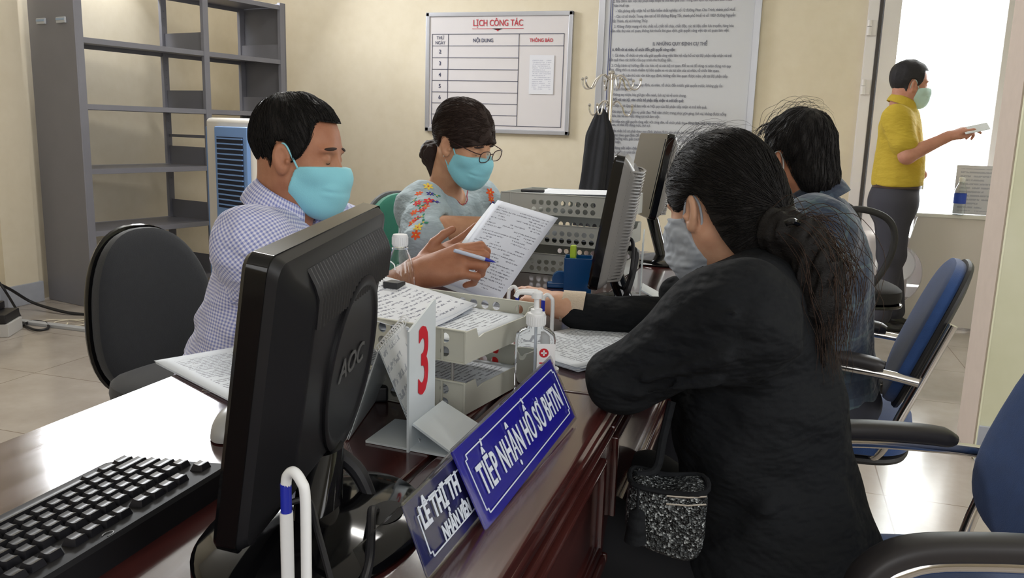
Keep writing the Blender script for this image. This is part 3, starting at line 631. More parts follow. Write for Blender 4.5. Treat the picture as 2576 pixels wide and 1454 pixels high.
# local x along the keys (away from Esc), y from the function row to the space bar, z downwards
M_KB = mat('keyboard_black_plastic', lin(22, 22, 25), 0.6, spec=0.3); M_KEY = mat('keycap_black', lin(30, 30, 35), 0.33)
def kz(y): return -(0.030 - 0.085 * y)
KW, KL = 0.158, 0.452
mb = MB(); bd = [(0.0, 0.0), (KL, 0.0), (KL, KW), (0.02, KW), (0.0, KW - 0.02)]
mb.add([(x, y, 0) for x, y in bd] + [(x, y, kz(y) + 0.004) for x, y in bd] + [(x * 0.99 + 0.002, y * 0.96 + 0.003, kz(y)) for x, y in bd],
       [tuple(range(5)), (10, 11, 12, 13, 14)] + [(i, (i + 1) % 5, 5 + (i + 1) % 5, 5 + i) for i in range(5)] + [(5 + i, 5 + (i + 1) % 5, 10 + (i + 1) % 5, 10 + i) for i in range(5)])
mb.build('case', M_KB, kb, smooth=False)
def keycap(x, y, w_, h_=0.019):
    z = kz(y + h_ / 2) + 0.001; g_ = 0.0011; a, b = x + g_, x + w_ - g_; c, d = y + g_, y + h_ - g_; t = 0.0026; zt = z - 0.0085
    ym = (c + d) / 2; vs = [(a, c, z), (b, c, z), (b, d, z), (a, d, z)]; n = 6; k = MB()
    rows_ = []
    for i in range(n):      # dished top
        yy = c + t + (d - c - 2.4 * t) * i / (n - 1); dz = 0.0011 * (1 - (2 * i / (n - 1) - 1) ** 2); rows_ += [(a + t, yy, zt + dz), (b - t, yy, zt + dz)]
    vs += rows_; o = 4
    fs = [(o + 2 * i, o + 2 * i + 1, o + 2 * i + 3, o + 2 * i + 2) for i in range(n - 1)]
    fs += [(0, 1, o + 1, o), (3, o + 2 * n - 2, o + 2 * n - 1, 2), (0, *[o + 2 * i for i in range(n)], 3), (1, 2, *[o + 2 * i + 1 for i in range(n)][::-1]), (0, 3, 2, 1)]
    k.add(vs, fs); return k.build('keycap', M_KEY, kb, autos=25)
U = 0.019; kx = 0.010; rows_def = [
 (0.013, [(0, 1), (2, 1), (3, 1), (4, 1), (5, 1), (6.5, 1), (7.5, 1), (8.5, 1), (9.5, 1), (11, 1), (12, 1), (13, 1), (14, 1), (15.25, 1), (16.25, 1), (17.25, 1)]),
 (0.040, [(i, 1) for i in range(13)] + [(13, 2)] + [(15.25, 1), (16.25, 1), (17.25, 1)] + [(18.5, 1), (19.5, 1), (20.5, 1), (21.5, 1)]),
 (0.059, [(0, 1.5)] + [(1.5 + i, 1) for i in range(12)] + [(13.5, 1.5)] + [(15.25, 1), (16.25, 1), (17.25, 1)] + [(18.5, 1), (19.5, 1), (20.5, 1)]),
 (0.078, [(0, 1.75)] + [(1.75 + i, 1) for i in range(11)] + [(12.75, 2.25)] + [(18.5, 1), (19.5, 1), (20.5, 1)]),
 (0.097, [(0, 2.25)] + [(2.25 + i, 1) for i in range(10)] + [(12.25, 2.75), (16.25, 1)] + [(18.5, 1), (19.5, 1), (20.5, 1)]),
 (0.116, [(0, 1.25), (1.25, 1.25), (2.5, 1.25), (3.75, 6.25), (10, 1.25), (11.25, 1.25), (12.5, 1.25), (13.75, 1.25), (15.25, 1), (16.25, 1), (17.25, 1)])]
for y, ks in rows_def:
    for kxx, w_ in ks: keycap(kx + kxx * U, y + 0.004, w_ * U)
lg = MB(); lg.tube([(0.18 + 0.006 * math.cos(a), 0.0085 + 0.0035 * math.sin(a), kz(0.008) - 0.0004) for a in np.linspace(0.6, 5.4, 14)], 0.0007, 5); lg.build('logo', mat('grey_logo', lin(132, 132, 132), 0.4), kb)

# ------------------------------------------------------------------ pens and hook shaped pen holders
M_PW = mat('white_plastic', lin(232, 234, 236), 0.35); M_PB = mat('blue_plastic', lin(36, 48, 168), 0.3)
def pen_holder(top, zb, label, s=1.0, ang=0.0, lean=0.0):
    """white hook tube holding an upright white pen with blue tip"""
    h = top.z - zb; t = thing('pen_holder', label, 'pen holder', (top.x, top.y, zb), ang)
    mb = MB(); r = 0.0042 * s
    mb.tube([(0.020 * s, 0, 0.004), (0.021 * s, 0, h * 0.5), (0.021 * s, 0, h - 0.018 * s), (0.017 * s, 0, h - 0.006 * s), (0.009 * s, 0, h), (0.002 * s, 0, h - 0.005 * s), (0.0, 0, h - 0.014 * s)], r, 12, sm=6)
    mb.lathe([(0.028 * s, 0), (0.028 * s, 0.004), (0.008 * s, 0.008)], 28, T(0.012 * s, 0, 0)); mb.build('hook_stand', M_PW, t)
    p = MB(); p.tube([(0, 0, 0.012), (0, 0, h - 0.036 * s)], 0.0052 * s, 14); p.build('pen_barrel', M_PW, t)
    p = MB(); p.tube([(0, 0, h - 0.036 * s), (0, 0, h - 0.012 * s)], 0.0044 * s, 12); p.build('pen_cap', M_PB, t); return t
def pen_flat(a, b, label, M1=None, M2=None, r=0.0048):
    a, b = V(a), V(b); t = thing('ballpoint_pen', label, 'pen', M=frame(b - a, (b - a).cross(V((0, 0, 1))), (b - a).cross((b - a).cross(V((0, 0, 1)))), a)); L = (b - a).length
    R_ = Matrix.Rotation(PI / 2, 4, 'Y')
    MB().lathe([(r * 0.9, 0.0), (r, 0.004), (r, L * 0.72)], 14, R_).build('barrel', M1 or M_PW, t)
    MB().lathe([(r * 0.98, L * 0.72), (r * 0.9, L * 0.8), (r * 0.45, L * 0.94), (0.0006, L)], 14, R_).build('tip', M2 or M_PB, t); return t
pen_holder(at(718, 1180, 0.535), DZ, 'white hook pen holder with blue tipped pen in the foreground before the monitor stand', 1.0, -0.25)
pen_holder(at(1367, 741, 1.36), DZ, 'white hook pen holder with a blue tipped pen right of the sanitizer pump', 0.8, 0.1)
t_ = pen_holder(at(1302, 722, 1.40), DZ, 'white hook pen holder partly hidden behind the sanitizer pump head, left of it', 0.8, PI - 0.1)
pen_flat(atz(-60, 1352, DZ + 0.006), atz(66, 1306, DZ + 0.006), 'white pen with blue tip lying on the desk at the far left by the keyboard')

# ------------------------------------------------------------------ sign plates
M_SB = mat('deep_blue_acrylic', lin(36, 30, 158), 0.22); M_AC = mat('clear_acrylic', (0.95, 0.97, 1.0), 0.02, trans=1.0, ior=1.2, spec=0.7, alpha=0.55); M_WL = mat('white_lettering', lin(214, 222, 236), 0.4)
def sign(label, TL, TR, BL, texts, border=True, mcol=None):
    TL, TR, BL = V(TL), V(TR), V(BL); u = TR - TL; L = u.length; v = TL - BL; H_ = v.length; n = u.cross(v); c = (TR + BL) / 2
    M = frame(u, n.cross(u), n, c); s = thing('desk_sign', label, 'sign', M=M)
    MB().box((0, 0, 0), (L, H_, 0.003), bev=0.001).build('face_plate', mcol or M_SB, s)
    MB().box((0, 0, 0.0025), (L + 0.008, H_ + 0.008, 0.0018), bev=0.0006).build('acrylic_cover', M_AC, s)
    I = M.inverted(); tl, tr = TL + n.normalized() * -0.002, TR + n.normalized() * -0.002; dx = V((-0.075, 0, 0))
    b = MB(); b.add([I @ tl, I @ tr, I @ V((tr.x - 0.06, tr.y, DZ + 0.002)), I @ V((tl.x - 0.06, tl.y, DZ + 0.002))], [(0, 1, 2, 3)]); b.build('back_support', M_AC, s, solid=0.002)
    if border:
        r = MB(); a, b_ = L / 2 - 0.013, H_ / 2 - 0.012; w_ = 0.0014; z = 0.0039
        for q in ((0, b_, 2 * a - 0.01, w_), (0, -b_, 2 * a - 0.01, w_), (-a, 0, w_, 2 * b_ - 0.01), (a, 0, w_, 2 * b_ - 0.01)): r.box((q[0], q[1], z), (q[2], q[3], 0.0006))
        for sx in (-1, 1):
            for sy in (-1, 1): r.tube([(sx * (a - 0.005), sy * b_, z), (sx * (a - 0.005), sy * (b_ - 0.005), z), (sx * a, sy * (b_ - 0.005), z)], 0.0007, 4)
        r.build('border', M_WL, s)
    text_obj([(t, sz, T(x, y, 0.0038), kw) for t, sz, x, y, kw in texts], 'lettering', M_WL, s); return s
def sc_(p, k=0.927): c = V((0, 0, CAM_H)); return c + (V(p) - c) * k
sign('deep blue desk sign reading TIEP NHAN HO SO BHTN in white letters', sc_((-0.321, 0.827, 0.804)), sc_((-0.310, 1.207, 0.815)), sc_((-0.280, 0.829, 0.713), 0.922),
     [('TIẾP NHẬN HỒ SƠ BHTN', 0.047, 0.0, -0.003, dict(xs=0.53, bold=0.0006, gap=1.07))])
sign('second desk sign reading LE THI TH and NHAN VIEN, partly behind the blue sign', tuple(at(1010, 1275, 0.652)), tuple(at(1010, 1275, 0.652) + V((0.004, 0.25, 0.002))), (-0.276, 0.655, 0.752),
     [('LÊ THỊ TH', 0.031, -0.108, 0.013, dict(xs=0.64, bold=0.0009, align='LEFT')), ('NHÂN VIÊN', 0.021, -0.078, -0.016, dict(xs=0.62, bold=0.0006, align='LEFT'))], mcol=mat('dark_navy_acrylic', lin(40, 40, 92), 0.14))

# ------------------------------------------------------------------ document trays
M_TR = mat('light_grey_tray_plastic', lin(190, 190, 178), 0.42); M_TR2 = mat('pale_grey_tray_plastic', lin(178, 180, 174), 0.42)
def hole_plate(mb, L, h, fn, cols, rows_, r, x0, pitch, z0, pz, skip=()):
    """flat plate in (x,z) with round holes; fn maps (x,z)->3D"""
    xs = [0.0]; 
    for c in cols: xs += [x0 + c * pitch - pitch / 2, x0 + c * pitch + pitch / 2]
    xs = sorted(set([round(q, 5) for q in xs + [L]]))
    zs = sorted(set([0.0, h] + [round(z0 + i * pz + s_ * pz / 2, 5) for i in range(rows_) for s_ in (-1, 1)]))
    cent = {(round(x0 + c * pitch, 4), round(z0 + i * pz, 4)) for c in cols for i in range(rows_)}
    for i in range(len(xs) - 1):
        for j in range(len(zs) - 1):
            a, b, c, d = xs[i], xs[i + 1], zs[j], zs[j + 1]
            if b - a < 1e-5 or d - c < 1e-5: continue
            m_ = (round((a + b) / 2, 4), round((c + d) / 2, 4))
            if any(abs(m_[0] - q[0]) < 2e-3 and abs(m_[1] - q[1]) < 2e-3 for q in cent):
                n = 24; vs = []
                for k in range(n):
                    an = 2 * PI * k / n + PI / 4; ca, sa = math.cos(an), math.sin(an); mx_ = max(abs(ca), abs(sa))
                    vs.append(fn(m_[0] + ca / mx_ * (b - a) / 2, m_[1] + sa / mx_ * (d - c) / 2)); vs.append(fn(m_[0] + ca * r, m_[1] + sa * r))
                mb.add(vs, [(2 * k, 2 * ((k + 1) % n), 2 * ((k + 1) % n) + 1, 2 * k + 1) for k in range(n)])
            else: mb.add([fn(a, c), fn(b, c), fn(b, d), fn(a, d)], [(0, 1, 2, 3)])
def tray_set(label, M, L, W_, h, tiers, mt, group=None):
    """x from the open end into the stack, y across; tiers = list of z"""
    ts = thing('document_tray', label, 'document tray', M=M)
    for z in tiers:
        mb = MB(); cols = [1] + list(range(3, 12)); pitch = 0.0222
        for y in (0.0, W_): hole_plate(mb, L, h, lambda x, zz, y=y: (x, y, zz + z), cols, 2, 0.0076, 0.0125, pitch, 0.0135, 0.0205)
        nseg = [(0.0, h), (0.028, h), (0.034, h * 0.68), (0.038, h * 0.68), (0.05, h * 0.74), (W_ - 0.05, h * 0.74), (W_ - 0.038, h * 0.86), (W_ - 0.034, h), (W_, h)]
        for (ya, ha), (yb, hb) in zip(nseg, nseg[1:]): mb.add([(0, ya, z), (0, yb, z), (0, yb, z + hb), (0, ya, z + ha)], [(0, 1, 2, 3)])
        mb.add([(L, 0, z), (L, W_, z), (L, W_, z + h), (L, 0, z + h)], [(0, 1, 2, 3)]); mb.add([(0, 0, z + 0.003), (L, 0, z + 0.003), (L, W_, z + 0.003), (0, W_, z + 0.003)], [(0, 1, 2, 3)])
        tr_ = mb.build('tray', mt, ts, smooth=False, solid=0.0022)
        rb = MB()
        for x_ in (0.0, 0.0385, L - 0.03, L):
            for y in (-0.0015, W_ + 0.0015): rb.box((x_, y, z + h / 2), (0.0035, 0.004, h), bev=0.0008)
        for zz in (z + h, z): 
            for y in (-0.001, W_ + 0.001): rb.box((L / 2, y, zz), (L, 0.005, 0.0025), bev=0.0008)
        rb.build('rim', mt, tr_)
    for x_ in (0.024, L - 0.02):
        for y in (0.004, W_ - 0.004):
            for a, b in zip(tiers, tiers[1:]): MB().tube([(x_, y, a + h * 0.5), (x_, y, b + 0.002)], 0.0026, 8).build('support_rod', mat('steel_rod', (0.35, 0.34, 0.32), 0.4, 0.8), ts)
    return ts
a10 = math.radians(10)
TM = frame((-math.cos(a10), math.sin(a10), 0), (math.sin(a10), math.cos(a10), 0), (0, 0, 1), (-0.402, 1.084, DZ))
# frame must stay right handed: x left, y away -> z down, so mirror with negative y
tray_set('two tier light grey perforated document tray in the middle of the foreground desk', Matrix(TM), 0.33, 0.235, 0.047, [0.002, 0.079], M_TR)
def sheet_stack(name, M, w_, l_, n, label, cat='paper', curl=0.01, spread=0.01, mt=None, group=None, seed=1, th=0.0012):
    rnd = random.Random(seed); t = thing(name, label, cat, M=M, group=group)
    for i in range(n):
        mb = MB(); dx, dy, a = rnd.uniform(-1, 1) * spread, rnd.uniform(-1, 1) * spread, rnd.uniform(-1, 1) * spread * 4
        ca, sa = math.cos(a), math.sin(a)
        def f(u, v):
            x, y = (u - 0.5) * w_, (v - 0.5) * l_; z = i * th + curl * ((2 * u - 1) ** 2 * 0.5 + max(0, v - 0.6) ** 2 * 2 - 0.0) * (0.4 + 0.6 * i / max(1, n - 1))
            return (x * ca - y * sa + dx, x * sa + y * ca + dy, z + 0.0004)
        mb.grid(f, 10, 14); mb.build('sheet', mt or M_PRINT, t, solid=0.0003, autos=180)
    return t
M_PRINT = printed('printed_paper', lin(222, 228, 236), lin(110, 115, 130), 115, 330, 0.56, margin=(0.085, 0.125))
def flatM(c, a, z=None): return T(c[0], c[1], c[2]) @ rotz(a)
sheet_stack('paper_stack', T(*(TM @ V((0.158, 0.117, 0.079 + 0.017)))) @ rotz(math.radians(80)), 0.21, 0.297, 6, 'thick stack of printed forms lying in the upper tier of the foreground tray', seed=3, curl=0.006, th=0.0016)
fs_ = MB(); fs_.box((0, 0, 0), (0.29, 0.20, 0.012), bev=0.002); o_ = fs_.build('paper_ream', mat('white_paper', lin(222, 226, 232), 0.7), None); o_.matrix_world = T(*(TM @ V((0.16, 0.117, 0.079 + 0.0105)))) @ rotz(-a10)
tag(o_, 'block of white paper filling the upper tier under the printed forms', 'paper')
sheet_stack('paper_stack', T(*(TM @ V((0.245, 0.100, 0.079 + 0.050)))) @ rotz(-a10) @ Matrix.Rotation(math.radians(9), 4, 'Y') @ rotz(math.radians(94)), 0.21, 0.297, 4, 'clipped bundle of handwritten forms on top of the foreground tray beside the monitor', seed=5, curl=0.012, mt=printed('handwritten_paper', lin(226, 230, 238), lin(90, 95, 120), 90, 210, 0.5, margin=(0.09, 0.13)))
sheet_stack('paper_stack', T(*(TM @ V((0.165, 0.117, 0.012)))) @ rotz(math.radians(80)), 0.21, 0.297, 4, 'printed sheets lying in the lower tier of the foreground tray', seed=8, curl=0.002, spread=0.006)
# binder clip on the bundle
bc = thing('binder_clip', 'black binder clip with white wire handle at the left end of the foreground tray', 'clip', at(985, 722, 1.30), 0.3)
mb = MB(); mb.add([(-0.012, -0.016, -0.012), (0.012, -0.016, -0.012), (0.012, -0.016, 0.010), (-0.012, -0.016, 0.012), (-0.002, 0.016, -0.008), (0.022, 0.016, -0.012), (0.022, 0.016, 0.008), (-0.002, 0.016, 0.010)], [(0, 1, 2, 3), (4, 5, 6, 7), (0, 1, 5, 4), (3, 2, 6, 7), (0, 3, 7, 4), (1, 2, 6, 5)]); mb.build('clip_body', mat('black_plastic', lin(28, 28, 32), 0.4), bc, smooth=False)
mb = MB(); mb.tube([(-0.014, 0, -0.014), (-0.015, 0, 0.03), (-0.006, 0, 0.045), (0.004, 0, 0.040), (0.006, 0, 0.03)], 0.0012, 8, sm=5); mb.build('wire_handle', M_PW, bc)
# folded paper corner / documents under tray at left of the desk
sheet_stack('paper_stack', T(-0.80, 1.155, DZ + 0.001) @ rotz(math.radians(62)), 0.21, 0.297, 5, 'stack of printed papers on the left edge of the desk behind the monitor', seed=11, curl=0.0, spread=0.004)
pc = MB(); c_ = atz(510, 980, DZ + 0.001); pc.tube([c_ + V((0.0, 0, 0)), c_ + V((0.03, 0.02, 0)), c_ + V((0.032, 0.013, 0)), c_ + V((0.006, -0.004, 0)), c_ + V((0.003, 0.001, 0)), c_ + V((0.024, 0.014, 0))], 0.0006, 6, sm=4)
tag(pc.build('paper_clip', M_CHR, None), 'small steel paper clip on the desk beside the left paper stack', 'paper clip')
# papers by the customer's elbow
sheet_stack('paper_stack', T(-0.315, 1.545, DZ + 0.001) @ rotz(math.radians(-30)), 0.21, 0.297, 8, 'stack of printed forms on the desk beside the elbow of the woman in black', seed=21, curl=0.0, spread=0.004, th=0.0014)
# far trays
a3 = math.radians(5)
FM = frame((-math.cos(a3), math.sin(a3), 0), (math.sin(a3), math.cos(a3), 0), (0, 0, 1), (-0.405, 2.30, DZ))
tray_set('three tier pale grey perforated document tray on the far desk before the woman clerk', FM, 0.36, 0.245, 0.058, [0.002, 0.088, 0.174], M_TR2)
sheet_stack('paper_stack', T(*(FM @ V((0.15, 0.12, 0.174 + 0.052)))) @ Matrix.Rotation(math.radians(-2), 4, 'Y') @ rotz(math.radians(85)), 0.21, 0.297, 5, 'white sheets heaped in the top tier of the far tray', seed=31, curl=0.008, mt=mat('white_paper', lin(222, 226, 232), 0.7))
sheet_stack('paper_stack', T(*(FM @ V((0.18, 0.12, 0.088 + 0.015)))) @ rotz(math.radians(85)), 0.21, 0.297, 6, 'white sheets in the middle tier of the far tray', seed=32, curl=0.002, mt=MATS['white_paper'])
bc2 = thing('binder_clip', 'flat black binder clip on the papers of the far tray', 'clip', FM @ V((0.285, 0.06, 0.235)), 0.2); MB().box((0, 0, 0), (0.07, 0.022, 0.008), bev=0.003).build('clip_body', MATS['black_plastic'], bc2)

# ------------------------------------------------------------------ acrylic number stand
M_NS = mat('frosted_white_acrylic', lin(214, 222, 226), 0.25)
def number_stand(label, o, s=1.0, ang=0.0, digit=True):
    t = thing('number_stand', label, 'number stand', o, ang)
    mb = MB(); h = 0.185 * s
    mb.add([(0, 0, 0.0), (0, 0.085 * s, 0.0), (0, 0.085 * s, h), (0, 0.078 * s, h), (0, 0, h * 0.86)], [(0, 1, 2, 3, 4)]); mb.build('number_plate', M_NS, t, smooth=False, solid=0.003)
    mb = MB(); mb.add([(0.002, 0.01 * s, 0.035 * s), (0.002, 0.11 * s, 0.035 * s), (0.07 * s, 0.11 * s, 0.002), (0.07 * s, 0.0, 0.002)], [(0, 1, 2, 3)]); mb.build('front_foot', M_NS, t, smooth=False, solid=0.003)
    mb = MB(); mb.add([(0.07 * s, 0, 0.002), (0.07 * s, 0.11 * s, 0.002), (-0.065 * s, 0.10 * s, 0.002), (-0.065 * s, 0.01, 0.002)], [(0, 1, 2, 3)]); mb.build('base_sheet', M_NS, t, smooth=False, solid=0.003)
    if digit:
        M = T(0.0025, 0.043 * s, h * 0.58) @ frame((0, 1, 0), (0, 0, 1), (1, 0, 0), (0, 0, 0)); text_obj([('3', 0.125 * s, M, dict(xs=0.62, bold=0.0022))], 'red_number', mat('bright_red_number', lin(206, 32, 48), 0.4), t)
    return t
number_stand('white acrylic stand with a tall red number 3 on the foreground desk', (-0.421, 0.928, DZ), 1.0, 0.0)
number_stand('blank white acrylic number stand beside the second monitor on the far desk', tuple(atz(1608, 765, DZ)), 0.95, 0.12, False)
# ------------------------------------------------------------------ spiral desk calendar
cl = thing('desk_calendar', 'white spiral bound desk calendar standing open like a tent between monitor and number stand', 'calendar', (-0.470, 0.945, DZ), math.radians(14))
ch_ = 0.125; M_CAL = printed('calendar_leaf_print', lin(214, 216, 218), lin(150, 155, 165), 55, 120, 0.5, ax=1, ay=2)
for sx, dx in ((1, 0.055), (-1, 0.045)):
    for k in range(3):
        mb = MB(); off = k * 0.0022; mb.add([(0.001 * sx, 0, ch_ - k * 0.001), (0.001 * sx, 0.19, ch_ - k * 0.001), (sx * (dx - off), 0.19, 0.002), (sx * (dx - off), 0, 0.002)], [(0, 1, 2, 3)]); mb.build('leaf', M_CAL if k == 0 else M_NS, cl, smooth=False, solid=0.0008)
for i in range(14):
    y = 0.008 + i * 0.0134; r = MB(); r.tube([(0.006 * math.cos(a), y, ch_ + 0.001 + 0.006 * math.sin(a)) for a in np.linspace(0, 2 * PI, 14, endpoint=False)], 0.0008, 5, closed=True); r.build('spiral_ring', M_PW, cl)
# ------------------------------------------------------------------ hand sanitizer
sa = thing('sanitizer_bottle', 'clear pump bottle of hand sanitizer with a red cross label behind the blue sign', 'bottle', (-0.333, 1.205, DZ), 0.35)
M_CL = mat('clear_gel_plastic', (0.93, 0.96, 0.99), 0.03, trans=1.0, ior=1.15, spec=0.7)
def oval(rx, ry, z, n=36, e=3.2): return [(rx * math.copysign(abs(math.cos(a)) ** (2 / e), math.cos(a)), ry * math.copysign(abs(math.sin(a)) ** (2 / e), math.sin(a)), z) for a in np.linspace(0, 2 * PI, n, endpoint=False)]
mb = MB(); loft(mb, [oval(rx, ry, z) for rx, ry, z in ((0.028, 0.016, 0.001), (0.031, 0.019, 0.006), (0.031, 0.019, 0.095), (0.0295, 0.018, 0.103), (0.022, 0.0155, 0.110), (0.0135, 0.0135, 0.1135), (0.012, 0.012, 0.122))]); mb.build('bottle_body', M_CL, sa, autos=60)
mb = MB(); mb.lathe([(0.0145, 0.117), (0.0148, 0.133), (0.0135, 0.136), (0.009, 0.137), (0.009, 0.142), (0.0045, 0.143), (0.004, 0.158), (0.0085, 0.159), (0.009, 0.168), (0.006, 0.1705), (0.001, 0.171)], 32)
for i in range(26): a = i * 2 * PI / 26; mb.box((0.0148 * math.cos(a), 0.0148 * math.sin(a), 0.125), (0.001, 0.001, 0.013))
mb.tube([(0.0, 0, 0.167), (-0.016, 0, 0.1685), (-0.028, 0, 0.167), (-0.0325, 0, 0.160)], [0.0058, 0.005, 0.0042, 0.0038], 12, sm=4); mb.build('pump', M_PW, sa)
MB().tube([(0, 0, 0.004), (0, 0, 0.12)], 0.0022, 8).build('dip_tube', mat('translucent_tube', (0.85, 0.9, 0.98), 0.3, trans=0.6), sa)
lb = MB().box((0.0155, -0.0196, 0.062), (0.028, 0.0006, 0.06)).build('label', mat('white_label', lin(236, 236, 238), 0.5), sa)
crs = MB(); crs.lathe([(0.0072, 0), (0.0072, 0.0004)], 24, T(0.012, -0.0201, 0.078) @ Matrix.Rotation(PI / 2, 4, 'X')); crs.build('red_disc', mat('label_red', lin(196, 34, 44), 0.5), lb)
crs = MB(); crs.box((0.012, -0.0207, 0.078), (0.0085, 0.0004, 0.0025)); crs.box((0.012, -0.0207, 0.078), (0.0025, 0.0004, 0.0085)); crs.build('white_cross', MATS['white_label'], lb)
crs = MB()
for i in range(5): crs.box((0.0155, -0.0201, 0.062 - i * 0.007), (0.02 - 0.002 * (i % 2), 0.0004, 0.0022))
crs.build('label_bars', MATS['label_red'], lb)
rc = MB(); rc.lathe([(0.014, 0), (0.016, 0.001), (0.016, 0.085), (0.012, 0.088)], 28); rco = rc.build('red_cup', mat('red_plastic', lin(200, 30, 34), 0.3), None); rco.location = (at(1261, 860, 1.37).x, 1.37, DZ)
tag(rco, 'small red plastic tube standing behind the foreground tray, left of the sanitizer', 'tube')
# ------------------------------------------------------------------ bottle
pet_bottle('plastic_bottle', (at(1006, 720, 1.50).x, 1.50, DZ), 0.99, 'empty clear plastic bottle with white screw cap behind the foreground tray', )
# ------------------------------------------------------------------ pen cup and highlighter
pcp = atz(1452, 738, DZ); pcp = V((pcp.x, pcp.y, DZ))
t = thing('pen_cup', 'translucent blue square pen cup on the far desk beside the second monitor', 'pen cup', pcp, 0.2)
mb = MB(); w_ = 0.034
mb.box((0, 0, 0.002), (w_ * 2, w_ * 2, 0.004))
for s_ in (-1, 1): mb.box((s_ * w_, 0, 0.048), (0.003, w_ * 2, 0.096), bev=0.001); mb.box((0, s_ * w_, 0.048), (w_ * 2, 0.003, 0.096), bev=0.001)
mb.build('cup_wall', mat('translucent_blue_plastic', lin(10, 92, 160), 0.2, trans=0.35), t)
t = thing('highlighter', 'yellow green highlighter pen standing in the blue pen cup', 'pen', pcp + V((-0.012, -0.012, 0.005)), 0.0)
MB().box((0, 0, 0.045), (0.017, 0.012, 0.09), bev=0.003).build('barrel', mat('green_marker', lin(60, 160, 96), 0.4), t); MB().box((0, 0, 0.105), (0.0165, 0.012, 0.034), bev=0.004).build('cap', mat('neon_yellow_green', lin(196, 226, 66), 0.35), t)
t = thing('tape_dispenser', 'blue curved plastic tape dispenser left of the blue pen cup', 'dispenser', atz(1408, 722, DZ), 0.3)
mb = MB(); mb.lathe([(0.010, 0), (0.022, 0), (0.022, 0.02), (0.010, 0.02)], 28, T(0, 0, 0.023) @ Matrix.Rotation(PI / 2, 4, 'X')); mb.box((0.01, -0.01, 0.008), (0.09, 0.022, 0.016), bev=0.004); mb.build('body', mat('blue_gloss_plastic', lin(24, 84, 140), 0.25), t)
# ------------------------------------------------------------------ second and third monitors
def upright(near, far, W_, H_, tilt, zc):
    near, far = V(near), V(far); u = (far - near).normalized(); n = V((u.y, -u.x, 0)); n = (n * math.cos(tilt) + V((0, 0, -1)) * math.sin(tilt)); c = near + u * W_ / 2; c.z = zc
    return frame(u, n.cross(u), n, c)
M_RIB = mat('grey_ribbed_plastic', lin(118, 116, 114), 0.35)
e2 = at(1525, 560, 1.78)
monitor('second black monitor seen edge on with ribbed grey back, on the far desk', upright((e2.x, 1.78, 0), (e2.x - 0.055, 2.13, 0), 0.36, 0.30, math.radians(9), 0.965), 0.36, 0.30, False, (e2.x + 0.02, 1.97, DZ), M_RIB, True)
e3 = at(1664, 480, 2.62)
monitor('third monitor further back on the desk, turned so its screen just shows', upright((e3.x, 2.62, 0), (e3.x - 0.13, 2.93, 0), 0.36, 0.27, math.radians(10), 1.03), 0.36, 0.27, False, (e3.x + 0.0, 2.75, DZ), M_RIB, True)
# cables behind the second monitor
for i, (P, r, lab) in enumerate([
  ([at(1570, 625, 1.95), at(1600, 632, 1.9), at(1592, 690, 1.88), at(1578, 735, 1.86), atz(1560, 772, DZ + 0.006)], 0.0065, 'thick black cable looping out behind the second monitor'),
  ([at(1565, 600, 1.95), at(1592, 610, 1.9), at(1584, 700, 1.87), atz(1552, 745, DZ + 0.006)], 0.0045, 'thin black cable behind the second monitor, inside the thicker loop'),
  ([atz(1625, 655, DZ + 0.004), atz(1660, 648, DZ + 0.004), atz(1700, 640, DZ + 0.004), atz(1740, 630, DZ + 0.004)], 0.003, 'pale cable lying on the far desk under the third monitor')]):
    cb = MB(); cb.tube(P, r, 8, sm=6); tag(cb.build('monitor_cable', M_CAB if i < 2 else M_PW, None), lab, 'cable')

# ------------------------------------------------------------------ mouse and a second clip
ms_c = atz(598, 1085, DZ); mo_ = thing('computer_mouse', 'grey computer mouse on the desk just behind the left edge of the foreground monitor', 'mouse', tuple(ms_c), math.radians(100))
mb = MB(); mb.grid(lambda u, v: ((0.052 * math.cos(u * 2 * PI)) * math.cos(v * PI / 2) ** 0.7, (0.029 * math.sin(u * 2 * PI)) * math.cos(v * PI / 2) ** 0.7, 0.002 + 0.034 * math.sin(v * PI / 2)), 32, 12, closed_u=True); mb.build('shell', mat('light_grey_mouse', lin(168, 168, 166), 0.35), mo_)
MB().box((0.024, 0, 0.033), (0.016, 0.006, 0.008), bev=0.002).build('scroll_wheel', M_BT, mo_)
bc3 = thing('binder_clip', 'black binder clip lying against the lower tier of the foreground tray', 'clip', tuple(at(938, 965, 1.10)), 0.5); bc3.location.z = DZ + 0.012
MB().box((0, 0, 0), (0.045, 0.03, 0.024), bev=0.004).build('clip_body', MATS['black_plastic'], bc3)
# ================================================================== SMOOTH BODY MODELLING (distance fields -> one continuous mesh)
def A(v): return np.array(v, np.float32)
def cap(a, b, ra, rb):
    a, b = A(a), A(b); ab = b - a; L2 = float(ab @ ab) + 1e-12
    def f(P):
        t = np.clip(((P - a) @ ab) / L2, 0, 1); d = P - a - t[:, None] * ab; return np.sqrt((d * d).sum(1)) - (ra + (rb - ra) * t)
    f.seg = (a, b, ra, rb); return f
def ell(c, r, R=None):
    c, r = A(c), A(r); R = None if R is None else A(R)
    def f(P):
        q = P - c
        if R is not None: q = q @ R            # columns of R are the local axes
        k0 = np.sqrt(((q / r) ** 2).sum(1)); k1 = np.sqrt(((q / (r * r)) ** 2).sum(1)) + 1e-9; return k0 * (k0 - 1) / k1
    return f
def smin(a, b, k):
    if k <= 0: return np.minimum(a, b)
    h = np.clip(0.5 + 0.5 * (b - a) / k, 0, 1); return b * (1 - h) + a * h - k * h * (1 - h)
def smax(a, b, k): return -smin(-a, -b, k)
def union(fs, k=0.02):
    def f(P):
        d = None
        for g in fs:
            kk = k
            if isinstance(g, tuple): g, kk = g
            e = g(P); d = e if d is None else smin(d, e, kk)
        return d
    return f
